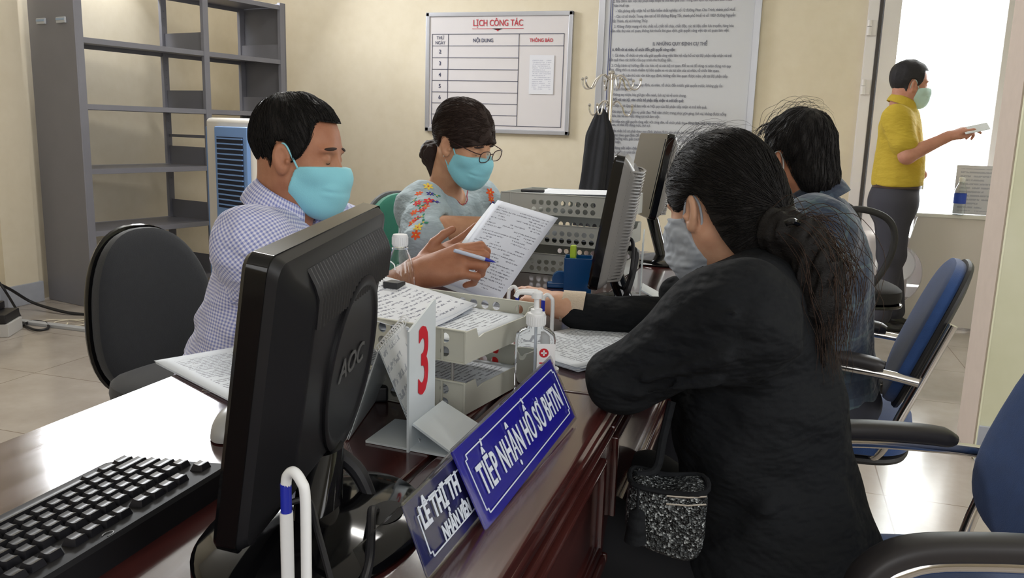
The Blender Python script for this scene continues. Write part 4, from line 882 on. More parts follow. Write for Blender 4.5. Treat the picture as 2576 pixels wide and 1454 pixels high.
def sub(a, b, k=0.004): return lambda P: smax(a(P), -b(P), k)
def inter(a, b, k=0.002): return lambda P: smax(a(P), b(P), k)
def off(a, t): return lambda P: a(P) - t
def plane(p, n):
    p, n = A(p), A(V(n).normalized()); return lambda P: (P - p) @ n          # keeps the side away from n
def poly2(pts, i=0, j=2):
    pts = np.array(pts, np.float32)
    def f(P):
        x, y = P[:, i], P[:, j]; d = np.full(len(P), 1e9, np.float32); s = np.ones(len(P), np.float32); n = len(pts)
        for a in range(n):
            b = (a - 1) % n; ex, ey = pts[b] - pts[a]; wx, wy = x - pts[a][0], y - pts[a][1]
            t = np.clip((wx * ex + wy * ey) / (ex * ex + ey * ey), 0, 1); d = np.minimum(d, (wx - ex * t) ** 2 + (wy - ey * t) ** 2)
            c1, c2, c3 = y >= pts[a][1], y < pts[b][1], ex * wy > ey * wx
            s = np.where((c1 & c2 & c3) | (~c1 & ~c2 & ~c3), -s, s)
        return s * np.sqrt(d)
    return f
def xform(f, M):
    """field f given in the local space of M, sampled in world space (M rigid)"""
    I = np.array(M.inverted(), np.float32)
    return lambda P: f(P @ I[:3, :3].T + I[:3, 3])
def waves(seed, scale, amp, n=7, aniso=(1, 1, 1)):
    r = np.random.default_rng(seed); W = r.normal(0, 1, (n, 3)) * np.array(aniso) * scale; ph = r.uniform(0, 6.28, n); W2 = r.normal(0, 1, (n, 3)) * scale * 0.45; p2 = r.uniform(0, 6.28, n)
    W, W2 = W.astype(np.float32), W2.astype(np.float32)
    def f(P):
        s = 0
        for i in range(n): s = s + np.sin(P @ W[i] + ph[i] + 1.6 * np.sin(P @ W2[i] + p2[i]))
        return s * (amp / n ** 0.5)
    return f
def displaced(f, *ws): return lambda P: f(P) + sum(w(P) for w in ws)
def creases(seed, lines):
    """soft fold ridges: list of (a,b,radius,height)"""
    segs = [(cap(a, b, 0, 0), r, h) for a, b, r, h in lines]
    return lambda P: sum(-h * np.exp(-(s(P) / r) ** 2) for s, r, h in segs)
def surf(fn, lo, hi, h):
    """sparse surface nets"""
    B = 8; lo = np.array(lo, np.float32); nb = np.ceil((np.array(hi) - lo) / (h * B)).astype(int); n = nb * B
    ci = np.stack(np.meshgrid(*[np.arange(k) for k in nb], indexing='ij'), -1).reshape(-1, 3)
    cd = fn((lo + (ci + 0.5) * (B * h)).astype(np.float32)); act = np.abs(cd) < h * B * 0.87 * 1.5 + 0.012
    F = np.ones(tuple(n), np.float32)
    sg = np.where(cd < 0, -1.0, 1.0).reshape(tuple(nb)); F *= np.repeat(np.repeat(np.repeat(sg, B, 0), B, 1), B, 2)
    off_ = np.stack(np.meshgrid(*[np.arange(B)] * 3, indexing='ij'), -1).reshape(-1, 3)
    ac = ci[act]
    for s in range(0, len(ac), 400):
        idx = (ac[s:s + 400, None, :] * B + off_[None]).reshape(-1, 3); F[idx[:, 0], idx[:, 1], idx[:, 2]] = fn((lo + idx * h).astype(np.float32))
    S = F < 0; c8 = [(i, j, k) for i in (0, 1) for j in (0, 1) for k in (0, 1)]
    sl = lambda o: (slice(o[0], n[0] - 1 + o[0]), slice(o[1], n[1] - 1 + o[1]), slice(o[2], n[2] - 1 + o[2]))
    cnt = sum(S[sl(o)].astype(np.int8) for o in c8); mix = (cnt > 0) & (cnt < 8); cells = np.argwhere(mix)
    if len(cells) == 0: return np.zeros((0, 3)), []
    vals = np.stack([F[cells[:, 0] + o[0], cells[:, 1] + o[1], cells[:, 2] + o[2]] for o in c8], 1)
    acc = np.zeros((len(cells), 3)); num = np.zeros(len(cells)); C8 = np.array(c8, float)
    for i in range(8):
        for j in range(i + 1, 8):
            if abs(C8[i] - C8[j]).sum() != 1: continue
            a, b = vals[:, i], vals[:, j]; m = (a < 0) != (b < 0); t = np.where(m, a / np.where(m, a - b, 1), 0)
            acc += np.where(m[:, None], C8[i] + (C8[j] - C8[i]) * t[:, None], 0); num += m
    verts = lo + (cells + acc / num[:, None]) * h
    vid = -np.ones(tuple(n), np.int64); vid[cells[:, 0], cells[:, 1], cells[:, 2]] = np.arange(len(cells)); faces = []
    for ax in range(3):
        o = [0, 0, 0]; o[ax] = 1; u, v = (ax + 1) % 3, (ax + 2) % 3
        s0 = S[tuple(slice(1, n[k] - 1) for k in range(3))]; s1 = S[tuple(slice(1 + o[k], n[k] - 1 + o[k]) for k in range(3))]
        e = np.argwhere(s0 != s1) + 1; flip = S[e[:, 0], e[:, 1], e[:, 2]]
        du, dv = np.zeros(3, int), np.zeros(3, int); du[u] = 1; dv[v] = 1
        q = [vid[tuple((e - x).T)] for x in (0, du, du + dv, dv)]; Q = np.stack(q, 1); ok = (Q >= 0).all(1); Q = Q[ok]; fl = flip[ok]
        Q[~fl] = Q[~fl][:, ::-1]; faces.append(Q)
    return verts, np.concatenate(faces)
def smooth_verts(v, f, it=1, lam=0.5):
    for _ in range(it):
        acc = np.zeros_like(v); num = np.zeros(len(v))
        for i in range(4):
            a, b = f[:, i], f[:, (i + 1) % 4]; np.add.at(acc, a, v[b]); np.add.at(num, a, 1); np.add.at(acc, b, v[a]); np.add.at(num, b, 1)
        v = v * (1 - lam) + lam * acc / np.maximum(num, 1)[:, None]
    return v
def sdf_obj(name, parts, m, parent, segs=None, sm=1):
    """parts: list of (fn, lo, hi, h) joined into one mesh object in world space"""
    vs, fs, o = [], [], 0
    for fn, lo, hi, h in parts:
        v, f = surf(fn, lo, hi, h)
        if len(v) == 0: continue
        v = smooth_verts(v, f, sm); vs.append(v); fs.append(f + o); o += len(v)
    v = np.concatenate(vs); f = np.concatenate(fs)
    me = bpy.data.meshes.new(name); me.vertices.add(len(v)); me.vertices.foreach_set('co', v.astype(np.float32).ravel())
    me.loops.add(len(f) * 4); me.loops.foreach_set('vertex_index', f.astype(np.int32).ravel()); me.polygons.add(len(f)); me.polygons.foreach_set('loop_start', np.arange(len(f), dtype=np.int32) * 4); me.polygons.foreach_set('loop_total', np.full(len(f), 4, np.int32)); me.update(calc_edges=True)
    if segs:      # fabric coordinates: around and along the nearest limb or torso segment
        best = np.full(len(f), 1e9); fc = v[f].mean(1); uvs = np.zeros((len(f), 4, 2))
        for si, (a, b, r, ref) in enumerate(segs):
            a, b = np.array(a, float), np.array(b, float); ax = b - a; L = np.linalg.norm(ax); ax /= L; rf = np.array(ref, float); rf -= ax * (rf @ ax); rf /= np.linalg.norm(rf); bn = np.cross(ax, rf)
            t = np.clip((fc - a) @ ax, 0, L); d = np.linalg.norm(fc - a - t[:, None] * ax, axis=1) - r; mm = d < best; best = np.where(mm, d, best)
            q = v[f] - a; ang = np.arctan2(q @ bn, q @ rf); fa = np.arctan2((fc - a) @ bn, (fc - a) @ rf)[:, None]; ang = fa + (ang - fa + PI) % (2 * PI) - PI
            uv = np.stack([ang * max(r, 0.03), q @ ax + si * 0.37], -1); uvs[mm] = uv[mm]
        ul = me.uv_layers.new(name='UVMap'); ul.data.foreach_set('uv', uvs.astype(np.float32).ravel())
    if parent is not None: me.transform(parent.matrix_basis.inverted())
    o = link(name, me, m, parent, autos=0); return o

# ------------------------------------------------------------------ skin, hair, cloth materials
def skin_mat(name, c, deep):
    if name in MATS: return MATS[name]
    m = mat(name, c, 0.5, spec=0.35); g = G(m); co = g.coord(); n = g.noise(co, 22, 4, 0.6); g.col(g.mix(g.ramp(n, [(0.35, (0, 0, 0)), (0.7, (1, 1, 1))]), c, deep))
    g.b.inputs['Subsurface Weight'].default_value = 0.12; g.b.inputs['Subsurface Radius'].default_value = (0.012, 0.005, 0.003); g.b.inputs['Subsurface Scale'].default_value = 0.6
    g.bump(g.noise(co, 260, 4), 0.12, 0.002); return m
def hair_mat(name='black_hair', c=(0.006, 0.0055, 0.006), c2=(0.014, 0.012, 0.011)):
    if name in MATS: return MATS[name]
    m = mat(name, c, 0.5, spec=0.22); g = G(m); co = g.coord(); n = g.noise(g.mapping(co, rot=(0.2, 0.5, 0.3), sc=(160, 60, 260)), 1.0, 4, 0.7); g.col(g.mix(n, c, c2)); g.bump(n, 0.5, 0.004); return m
M_SK1 = skin_mat('skin_warm_tan', lin(176, 124, 96), lin(160, 106, 80)); M_SK2 = skin_mat('skin_light_tan', lin(206, 158, 126), lin(190, 140, 110)); M_SK3 = skin_mat('skin_pale_tan', lin(208, 164, 136), lin(196, 146, 118))
M_HAIR = hair_mat(); M_HAIRB = hair_mat('dark_brown_hair', (0.016, 0.011, 0.010), (0.045, 0.026, 0.020))
M_TEAL = mat('turquoise_cloth_mask', lin(142, 212, 226), 0.8, bump=0.15, bscale=500, sheen=0.2)
M_BROW = mat('eyebrow_hair', lin(48, 34, 30), 0.8)

# ------------------------------------------------------------------ head
def head_fields(neck_to=None, neck_r=(0.056, 0.060), fem=0.0, jaw=1.0):
    L = []
    L.append(ell((-0.008, 0, 0.040), (0.093, 0.073, 0.086)))
    L.append((ell((0.030, 0, 0.000), (0.062, 0.064, 0.082)), 0.03))
    L.append((ell((0.034, 0, -0.050), (0.052, 0.050 * jaw, 0.058)), 0.03))
    for s in (-1, 1):
        L.append((cap((-0.002, 0.050 * s * jaw, -0.045), (0.068, 0.020 * s, -0.092), 0.018, 0.018), 0.03))
        L.append((ell((0.062, 0.040 * s, -0.026), (0.024, 0.022, 0.022)), 0.02))
        L.append((ell((0.078, 0.028 * s, 0.022), (0.014, 0.026, 0.008)), 0.014))
    L.append((ell((0.082, 0, -0.096), (0.016, 0.020, 0.016)), 0.02))
    f = union(L)
    for s in (-1, 1): f = sub(f, ell((0.098, 0.032 * s, 0.004), (0.016, 0.019, 0.012)), 0.012)
    P = [f, (cap((0.086, 0, 0.008), (0.108, 0, -0.030), 0.008, 0.0105), 0.012), (ell((0.108, 0, -0.034), (0.012, 0.012, 0.009)), 0.008)]
    for s in (-1, 1): P.append((ell((0.099, 0.012 * s, -0.038), (0.010, 0.008, 0.008)), 0.006)); P.append((ell((0.0755, 0.031 * s, 0.003), (0.0145, 0.016, 0.013)), 0.005))
    P.append((ell((0.094, 0, -0.062), (0.012, 0.024, 0.005)), 0.006)); P.append((ell((0.093, 0, -0.071), (0.011, 0.020, 0.006)), 0.006))
    core = union(P)
    ears = []
    for s in (-1, 1):
        c = V((0.003, 0.078 * s, -0.006)); R = (Matrix.Rotation(-s * 0.42, 3, 'Z') @ Matrix.Rotation(-0.16, 3, 'Y')); RM = R.copy(); R = np.array(R)
        e = ell(c, (0.0185, 0.0080, 0.031), R); e = union([e, (ell(c + V((0.004, -0.002 * s, -0.023)), (0.010, 0.006, 0.011)), 0.008)])
        for (dx, dz, rx, rz_) in ((0.003, 0.003, 0.0122, 0.0215),): e = sub(e, ell(c + RM @ V((dx, 0.0098 * s, dz)), (rx, 0.0085, rz_), R), 0.0025)
        e = union([e, (cap(c + V((-0.004, 0.001 * s, 0.008)), c + V((0.001, 0.001 * s, -0.012)), 0.0032, 0.003), 0.004), (ell(c + V((0.0145, 0.000, -0.005)), (0.005, 0.006, 0.006)), 0.004)])
        ears.append((e, 0.006))
    full = [core] + ears
    if neck_to is not None:
        a = V((-0.022, 0, -0.045)); b = V(neck_to); full += [(cap(a, b, *neck_r), 0.03), (cap(a.lerp(b, 0.4) + V((0.03, 0, 0)), b + V((0.02, 0, 0)), 0.030, 0.034), 0.03)]
    return core, union(full)
def head_matrix(c, heading, pitch, roll=0.0):
    return T(*c) @ rotz(math.radians(heading)) @ Matrix.Rotation(math.radians(pitch), 4, 'Y') @ Matrix.Rotation(math.radians(roll), 4, 'X')
def head_skin_part(M, neck_world, res=0.0026, s=1.0, neck_r=(0.056, 0.062), **k):
    Ms = M @ Matrix.Scale(s, 4); nl = Ms.inverted() @ V(neck_world); core, full = head_fields(nl, neck_r, **k)
    return Ms, core, full, nl
def local_obj(name, fn, lo, hi, h, Ms, m, parent, sm=1):
    v, f = surf(fn, lo, hi, h); v = smooth_verts(v, f, sm); LAST[name] = v; R = np.array(Ms); v = v @ R[:3, :3].T + R[:3, 3]
    me = bpy.data.meshes.new(name); me.from_pydata(v.tolist(), [], f.tolist()); me.update()
    if parent is not None: me.transform(parent.matrix_basis.inverted())
    return link(name, me, m, parent, autos=0)
LAST = {}
def wtube(name, pts, r, m, parent, n=8, sm=5, Ms=None):
    mb = MB(); P = [(Ms @ V(p)) if Ms is not None else V(p) for p in pts]; I = parent.matrix_basis.inverted(); mb.tube([I @ p for p in P], r, n, sm=sm); return mb.build(name, m, parent)
SHORT = [(0.16, 0.105), (0.090, 0.083), (0.060, 0.082), (0.055, 0.070), (0.056, 0.048), (0.050, 0.022), (0.038, 0.002), (0.022, -0.010), (0.018, 0.012), (0.004, 0.030), (-0.014, 0.028), (-0.023, 0.004), (-0.026, -0.040), (-0.046, -0.082), (-0.16, -0.090), (-0.22, 0.0), (-0.22, 0.22), (0.22, 0.22)]
def face_bits(root, Ms, core, lash=True, brow=True, brow_z=0.026):
    if brow:
        core = core
        for s in (-1, 1):
            reg = ell((0.088, 0.032 * s, brow_z), (0.022, 0.020, 0.0034), np.array(Matrix.Rotation(s * -0.12, 3, 'X')))
            local_obj('eyebrow', inter(off(core, 0.0016), reg, 0.001), (0.05, -0.07, 0.005), (0.12, 0.07, 0.05), 0.0016, Ms, M_BROW, root)
    if lash:
        for s in (-1, 1):
            wtube('eyelashes', [(0.0865 - 0.011 * abs(t) ** 2 * (1.0 if t * s > 0 else 0.25), 0.031 * s + 0.0150 * t, -0.0015 - 0.0035 * (1 - t * t)) for t in np.linspace(-1, 1, 9)], 0.0012, M_BROW, root, 6, 3, Ms)
def mask_part(root, Ms, core, m, poly=None, name='face_mask', gather=0.0, strap=True, bulge=0.0):
    poly = poly or [(0.16, -0.007), (0.100, -0.009), (0.062, -0.014), (0.040, -0.018), (0.030, -0.026), (0.016, -0.080), (0.040, -0.118), (0.08, -0.135), (0.16, -0.14)]
    body = union([core, (ell((0.092, 0, -0.045), (0.028 + bulge, 0.036, 0.050)), 0.03), (ell((0.066, 0, -0.085), (0.040, 0.036, 0.032)), 0.03)])
    d = off(body, 0.0045)
    if gather: d = displaced(d, waves(5, 210, gather, 6, (0.4, 0.4, 1.6)), waves(6, 90, gather * 1.2, 5))
    reg = poly2(poly); o = local_obj(name, inter(d, reg, 0.0015), (-0.01, -0.10, -0.15), (0.15, 0.10, 0.02), 0.0024, Ms, m, root)
    if strap:
        for s in (-1, 1):
            wtube('ear_loop', [(0.036, 0.066 * s, -0.022), (0.024, 0.0725 * s, 0.000), (0.010, 0.0775 * s, 0.022), (-0.002, 0.0750 * s, 0.022), (-0.010, 0.0710 * s, 0.006), (-0.010, 0.0685 * s, -0.022), (0.000, 0.0655 * s, -0.042), (0.020, 0.061 * s, -0.072)], 0.0021, m, o if False else root, 8, 5, Ms)
    return o
def hair_part(root, Ms, core, poly, thick=0.012, m=None, name='hair', extra=(), amp=0.0028, res=0.0034, lo=(-0.16, -0.12, -0.13), hi=(0.15, 0.12, 0.17), seed=2, front=0.0, k=0.006, comb_n=2600, flow=None, step=0.007):
    flow = flow or flow_short
    base = off(union([core] + list(extra)), thick)
    d = displaced(base, waves(seed, 120, amp, 7, (0.5, 1.2, 0.35)), waves(seed + 1, 38, amp * 1.3, 5))
    if front: d = (lambda d0: (lambda P: d0(P) - front * np.clip((P[:, 2] - 0.05) / 0.06, 0, 1)))(d)
    fn = inter(d, poly2(poly), k); o = local_obj(name, fn, lo, hi, res, Ms, m or M_HAIR, root)
    if comb_n: comb(root, Ms, fn, LAST[name], comb_n, flow, m or M_HAIR, seed, step)
    return o
def comb(root, Ms, fn, seeds, n, flow, m, seed=1, step=0.007, k=6, r=0.00075):
    """combed strands lying on the hair surface"""
    rg = np.random.default_rng(seed); p = seeds[rg.choice(len(seeds), n)].astype(np.float32); path = [p]; e = 0.0015
    lift = rg.uniform(0.0002, 0.0022, n).astype(np.float32); jit = rg.normal(0, 0.10, (n, 3)).astype(np.float32)
    def grad(q):
        g = np.stack([fn(q + e * np.eye(3, dtype=np.float32)[i]) - fn(q - e * np.eye(3, dtype=np.float32)[i]) for i in range(3)], 1); return g / (np.linalg.norm(g, axis=1, keepdims=True) + 1e-9)
    for _ in range(k):
        g = grad(p); f = flow(p) + jit; f = f - g * (f * g).sum(1, keepdims=True); f /= np.linalg.norm(f, axis=1, keepdims=True) + 1e-6; q = p + f * step; g = grad(q); q = q - g * (fn(q) - lift)[:, None]; path.append(q.astype(np.float32)); p = q.astype(np.float32)
    path = np.stack(path, 1); K = path.shape[1]; t = np.gradient(path, axis=1); t /= np.linalg.norm(t, axis=2, keepdims=True) + 1e-9
    g = grad(path.reshape(-1, 3)).reshape(path.shape); b = np.cross(t, g); w = r * np.sin(np.linspace(0.35, PI - 0.1, K))[None, :, None]
    A1, A2, A3 = path + b * w - g * w * 0.5, path + g * w * 0.6, path - b * w - g * w * 0.5; vv = np.stack([A1, A2, A3], 2).reshape(-1, 3); base = (np.arange(n) * K)[:, None] * 3 + np.arange(K - 1)[None] * 3; fs = []
    for i in range(3): j = (i + 1) % 3; fs.append(np.stack([base + i, base + j, base + 3 + j, base + 3 + i], -1).reshape(-1, 4))
    R = np.array(Ms); vv = vv @ R[:3, :3].T + R[:3, 3]; me = bpy.data.meshes.new('hair_strands'); me.from_pydata(vv.tolist(), [], np.concatenate(fs).tolist()); me.update(); me.transform(root.matrix_basis.inverted()); o = link('hair_strands', me, m, root, autos=0); o['kind'] = 'stuff'; return o
def flow_short(p):
    d = p - np.array([-0.055, 0.0, 0.13], np.float32); d[:, 2] -= 0.02; return d / (np.linalg.norm(d, axis=1, keepdims=True) + 1e-6)
def flow_back(c):
    c = np.array(c, np.float32)
    return lambda p: (c - p) / (np.linalg.norm(c - p, axis=1, keepdims=True) + 1e-6)
# ------------------------------------------------------------------ hand
def hand(W, d, n, curls, thumb, s=1.0, side=1, spread=0.06, thick=1.0):
    """W wrist, d towards the knuckles, n palm normal, curls: 4 x (a1,a2,a3) radians index->little, thumb (dir, bend) in (d, lat, n) mix; side=+1 lateral of the thumb = n x d"""
    W, d = V(W), V(d).normalized(); n = V(n); n = (n - d * n.dot(d)).normalized(); lat = n.cross(d).normalized() * side; fs = []
    palmL = 0.088 * s
    kn = [W + d * palmL * q + lat * l * s + n * z * s for q, l, z in ((0.98, 0.028, 0.0), (1.02, 0.0095, -0.003), (0.98, -0.009, -0.002), (0.90, -0.027, 0.002))]
    fs.append(cap(W - d * 0.02 * s, W + d * 0.02 * s, 0.024 * s, 0.024 * s))
    for k in kn: fs.append((cap(W + d * 0.018 * s + (k - W - d * palmL) * 0.45, k, 0.0165 * s * thick, 0.0112 * s * thick), 0.012 * s))
    fs.append((ell(W + d * 0.045 * s + n * 0.006 * s, (0.040 * s, 0.036 * s, 0.014 * s), np.array([list(d), list(lat), list(n)]).T), 0.014 * s))
    Ls = ((0.043, 0.025, 0.019), (0.047, 0.028, 0.020), (0.044, 0.026, 0.020), (0.035, 0.020, 0.017)); tips = []
    for i, (k, L, c) in enumerate(zip(kn, Ls, curls)):
        ang = 0.0; p = k; sp = lat * (1.5 - i) * spread; r0 = (0.0098, 0.0100, 0.0095, 0.0082)[i] * s
        chain = []
        for j in range(3):
            ang += c[j]; dr = (d * math.cos(ang) + n * math.sin(ang) + sp * math.cos(ang)).normalized(); q = p + dr * L[j] * s; chain.append((cap(p, q, r0 * (1 - 0.07 * j), r0 * (0.94 - 0.09 * j)), 0.003 * s)); p = q
        fs.append((union([chain[0][0]] + chain[1:]), 0.005 * s)); tips.append(p)
    tb = W + d * 0.020 * s + lat * 0.022 * s + n * 0.008 * s; (td, tb1, tb2) = thumb
    dr = (d * td[0] + lat * td[1] + n * td[2]).normalized(); p1 = tb + dr * 0.040 * s; dr2 = (dr + (d * tb1[0] + lat * tb1[1] + n * tb1[2])).normalized(); p2 = p1 + dr2 * 0.032 * s; dr3 = (dr2 + (d * tb2[0] + lat * tb2[1] + n * tb2[2])).normalized(); p3 = p2 + dr3 * 0.024 * s
    fs.append((union([cap(tb, p1, 0.0155 * s, 0.0115 * s), (cap(p1, p2, 0.0115 * s, 0.0102 * s), 0.005 * s), (cap(p2, p3, 0.0102 * s, 0.0088 * s), 0.004 * s)]), 0.010 * s))
    return fs, tips, p3
def bbox(pts, pad):
    a = np.array([list(p) for p in pts]); return a.min(0) - pad, a.max(0) + pad
def Rax(fwd, up):
    up = V(up).normalized(); fwd = V(fwd); fwd = (fwd - up * fwd.dot(up)).normalized(); lat = up.cross(fwd); return np.array([list(fwd), list(lat), list(up)]).T
def torso(pel, chest, neck, sl, sr, fwd, w=1.0, dpt=1.0, belly=0.0):
    pel, chest, neck, sl, sr = [V(p) for p in (pel, chest, neck, sl, sr)]; up = (chest - pel).normalized(); R = Rax(fwd, up); Rn = Rax(fwd, (neck - chest)); mid = pel.lerp(chest, 0.45)
    L = [ell(chest, (0.115 * dpt, 0.165 * w, 0.19), Rn), (ell(mid + V(fwd) * belly, ((0.115 + belly) * dpt, 0.150 * w, 0.17), R), 0.08), (ell(pel, (0.13 * dpt, 0.175 * w, 0.13), R), 0.07)]
    for s_ in (sl, sr): L += [(cap(neck, s_, 0.056, 0.060), 0.06), (cap(neck.lerp(chest, 0.35), s_, 0.085, 0.060), 0.06), (cap(chest.lerp(s_, 0.35) , s_, 0.10, 0.060), 0.05)]
    return L
def collar(root, c, axis, fwd, r0, r1, h, m, gap=0.35, name='collar', tip=0.02, th=0.0025):
    axis = V(axis).normalized(); fwd = V(fwd); fwd = (fwd - axis * fwd.dot(axis)).normalized(); lat = axis.cross(fwd); I = root.matrix_basis.inverted(); mb = MB()
    def f(u, v):
        a = gap + u * (2 * PI - 2 * gap); fr = math.cos(a); prof = math.sin(v * PI) * 0.004; r = r0 + (r1 - r0) * v + prof; z = h * 0.5 - h * v * (1.0 + max(0, fr) * tip * 30) - 0.014 * fr
        return I @ (V(c) + (fwd * math.cos(a) + lat * math.sin(a)) * r + axis * z)
    mb.grid(f, 60, 10); o = mb.build(name, m, root, solid=th, autos=180)
    me = o.data; uv = me.uv_layers.new(name='UVMap')
    for p in me.polygons:
        for li in p.loop_indices: k = me.loops[li].vertex_index; uv.data[li].uv = ((k // 10) / 60 * 0.45, (k % 10) / 10 * h)
    return o
# ================================================================== PEOPLE
def person(label, loc): return thing('person', label, 'person', (loc[0], loc[1], 0.0))
def dirv(deg): a = math.radians(deg); return V((math.cos(a), math.sin(a), 0))
def shoe(mb_root, name, heel, fwd, m, parent):
    fwd = V(fwd); heel = V(heel); R = Rax(fwd, (0, 0, 1)); fn = union([ell(heel + fwd * 0.03 + V((0, 0, 0.035)), (0.055, 0.038, 0.040), R), (ell(heel + fwd * 0.15 + V((0, 0, 0.022)), (0.085, 0.042, 0.026), R), 0.04)])
    fn = inter(fn, plane((0, 0, 0.002), (0, 0, -1))); lo, hi = bbox([heel, heel + fwd * 0.2], 0.09); return sdf_obj(name, [(fn, lo, hi, 0.005)], m, parent)
def seated_legs(root, pel, fwd, m, spread=0.09, knee_d=0.42, foot=0.05, up=0.52, shoes=True, wig=0.003, knee_drop=0.0):
    fwd = V(fwd); lat = V((-fwd.y, fwd.x, 0)); pel = V(pel); L = [ell(pel + V((0, 0, -0.02)), (0.16, 0.18, 0.11), Rax(fwd, (0, 0, 1)))]; pts = [pel]
    for s in (-1, 1):
        h = pel + lat * s * spread + V((0, 0, -0.03)); k = pel + fwd * knee_d + lat * s * (spread + 0.03); k.z = up - knee_drop; a = k + fwd * foot; a.z = 0.09
        L += [(cap(h, k, 0.088, 0.066), 0.04), (cap(k, a, 0.064, 0.046), 0.03)]; pts += [h, k, a]
        if shoes: shoe(None, 'shoe', (a.x, a.y, 0), fwd, MATS.get('black_leather') or mat('black_leather', lin(24, 24, 26), 0.3), root)
    f = displaced(union(L), waves(9, 26, wig, 6)); lo, hi = bbox(pts, 0.20); lo[2] = max(lo[2], 0.03); return sdf_obj('trousers', [(f, lo, hi, 0.009)], m, root)

# ------------------------------------------------------------------ 1. clerk in the gingham shirt
def gingham(name, base, c1, pitch=0.0062, w_=0.5, mixf=0.55):
    m = mat(name, base, 0.85, sheen=0.15); g = G(m); s = g.sep(g.coord('UV'))
    def st(a, p): return g.math('LESS_THAN', g.math('FRACT', g.math('ADD', g.math('DIVIDE', a, p), 50.0)), w_)
    k = g.math('MULTIPLY', g.math('ADD', st(s[0], pitch), st(s[1], pitch)), mixf); g.col(g.mix(k, base, c1)); crumple(m, 12.0, 0.6, 0.03); return m
def person_1():
    root = person('man clerk in lilac gingham shirt and turquoise mask, leaning over the desk with a form', (-1.1, 1.45))
    hc = at(747, 391, 1.60); M = head_matrix(hc, 6, 7, -2); neck = at(708, 560, 1.58)
    Ms, core, full, nl = head_skin_part(M, neck, s=1.0, fem=0, neck_r=(0.058, 0.062)); I = np.array(Ms.inverted())
    chest, pel = at(688, 750, 1.56), at(598, 1010, 1.50); sr, sl = at(640, 622, 1.40), at(850, 600, 1.73); fwd = dirv(8)
    er, wr = at(770, 800, 1.42), at(1052, 690, 1.64); el_, wl = at(915, 750, 1.82), at(1062, 672, 1.92)
    body = [(xform(displaced(full, waves(3, 30, 0.0004)), Ms), *bbox([hc, neck], 0.15), 0.0028)]
    # arms and hands
    kr = at(1140, 662, 1.66); dr = (kr - wr)
    hf, tips, tt = hand(wr, dr, (0.35, 0.80, -0.45), [(0.35, 1.0, 0.6), (0.55, 1.25, 0.8), (0.65, 1.35, 0.9), (0.75, 1.4, 0.9)], ((0.80, 0.42, 0.36), (0.55, -0.20, 0.2), (0.35, -0.4, 0.2)), 1.14, side=-1, spread=0.03)
    arm = union([cap(er, er.lerp(wr, 0.35), 0.044, 0.040), (cap(er.lerp(wr, 0.3), wr, 0.040, 0.0265), 0.03)]); body.append((union([arm] + hf), *bbox([er, wr, kr, *tips, tt], 0.06), 0.0025))
    kl = at(1140, 634, 1.975); hf2, tips2, tt2 = hand(wl, kl - wl, (-0.112, -0.707, 0.699), [(0.1, 0.2, 0.1)] * 4, ((0.88, 0.22, 0.50), (0.5, -0.15, -0.05), (0.3, -0.1, -0.15)), 1.05, side=1, spread=0.02)
    arm2 = union([cap(el_, wl, 0.042, 0.027)]); body.append((union([arm2] + hf2), *bbox([el_, wl, kl, *tips2, tt2], 0.06), 0.0028))
    sdf_obj('body', body, M_SK1, root)
    M_G = gingham('lilac_gingham_cotton', lin(226, 226, 242), lin(132, 140, 196), 0.0068, 0.5, 0.5)
    tor = torso(pel, chest, neck + V((-0.01, 0, -0.03)), sl, sr, fwd, 1.02, 1.0, 0.01)
    shirt = union(tor + [(cap(sr, sr.lerp(er, 0.86), 0.064, 0.060), 0.05), (cap(sl, sl.lerp(el_, 0.9), 0.072, 0.062), 0.05)])
    fold = creases(1, [(at(530, 650, 1.40), at(620, 700, 1.35), 0.014, 0.006), (at(500, 800, 1.45), at(600, 740, 1.37), 0.013, 0.008), (at(470, 880, 1.48), at(590, 830, 1.38), 0.014, 0.010), (at(460, 915, 1.48), at(570, 900, 1.38), 0.012, 0.008), (at(590, 560, 1.40), at(615, 640, 1.32), 0.006, 0.004), (at(640, 500, 1.45), at(720, 640, 1.40), 0.010, 0.004)])
    shirt = displaced(shirt, waves(11, 22, 0.0040, 8, (0.6, 0.6, 1.6)), waves(12, 60, 0.0016, 7), fold, fold)
    nk = xform(union([(cap((-0.022, 0, -0.045), nl, 0.062, 0.066), 0)]), Ms); shirt = sub(shirt, cap(neck + V((0, 0, 0.0)), hc, 0.060, 0.075), 0.006)
    shirt = sub(shirt, cap(neck + fwd * 0.075 + V((0, 0, 0.02)), neck + fwd * 0.12 + V((0, 0, -0.06)), 0.045, 0.010), 0.01)
    ref = (0.2, -1, 0); sdf_obj('shirt', [(shirt, *bbox([pel, chest, neck, sl, sr, er, el_], 0.20), 0.0052)], M_G, root, segs=[(pel, chest.lerp(neck, 0.8), 0.15, (1, -0.2, 0)), (sr, er, 0.068, (0.3, -1, 0)), (sl, el_, 0.066, (0, 1, 0))])
    ax = (hc - neck).normalized()
    collar(root, neck + ax * 0.040 + V((-0.006, 0, 0)), ax + V((0.08, 0, 0)), fwd, 0.066, 0.088, 0.052, M_G, gap=0.42)
    hair_part(root, Ms, core, SHORT, 0.006, amp=0.0010, front=0.003)
    # side fringe swept to the front
    face_bits(root, Ms, core, True, True, 0.027); mask_part(root, Ms, core, M_TEAL)
    wtube('mask_seam', [(0.036, 0, -0.022)] , 0.001, M_TEAL, root) if False else None
    seated_legs(root, pel, fwd, mat('dark_trousers', lin(38, 40, 50), 0.85), knee_d=0.40)
    return root, kr, tips, tt, wr
R1, kr1, tips1, tt1, wr1 = person_1()
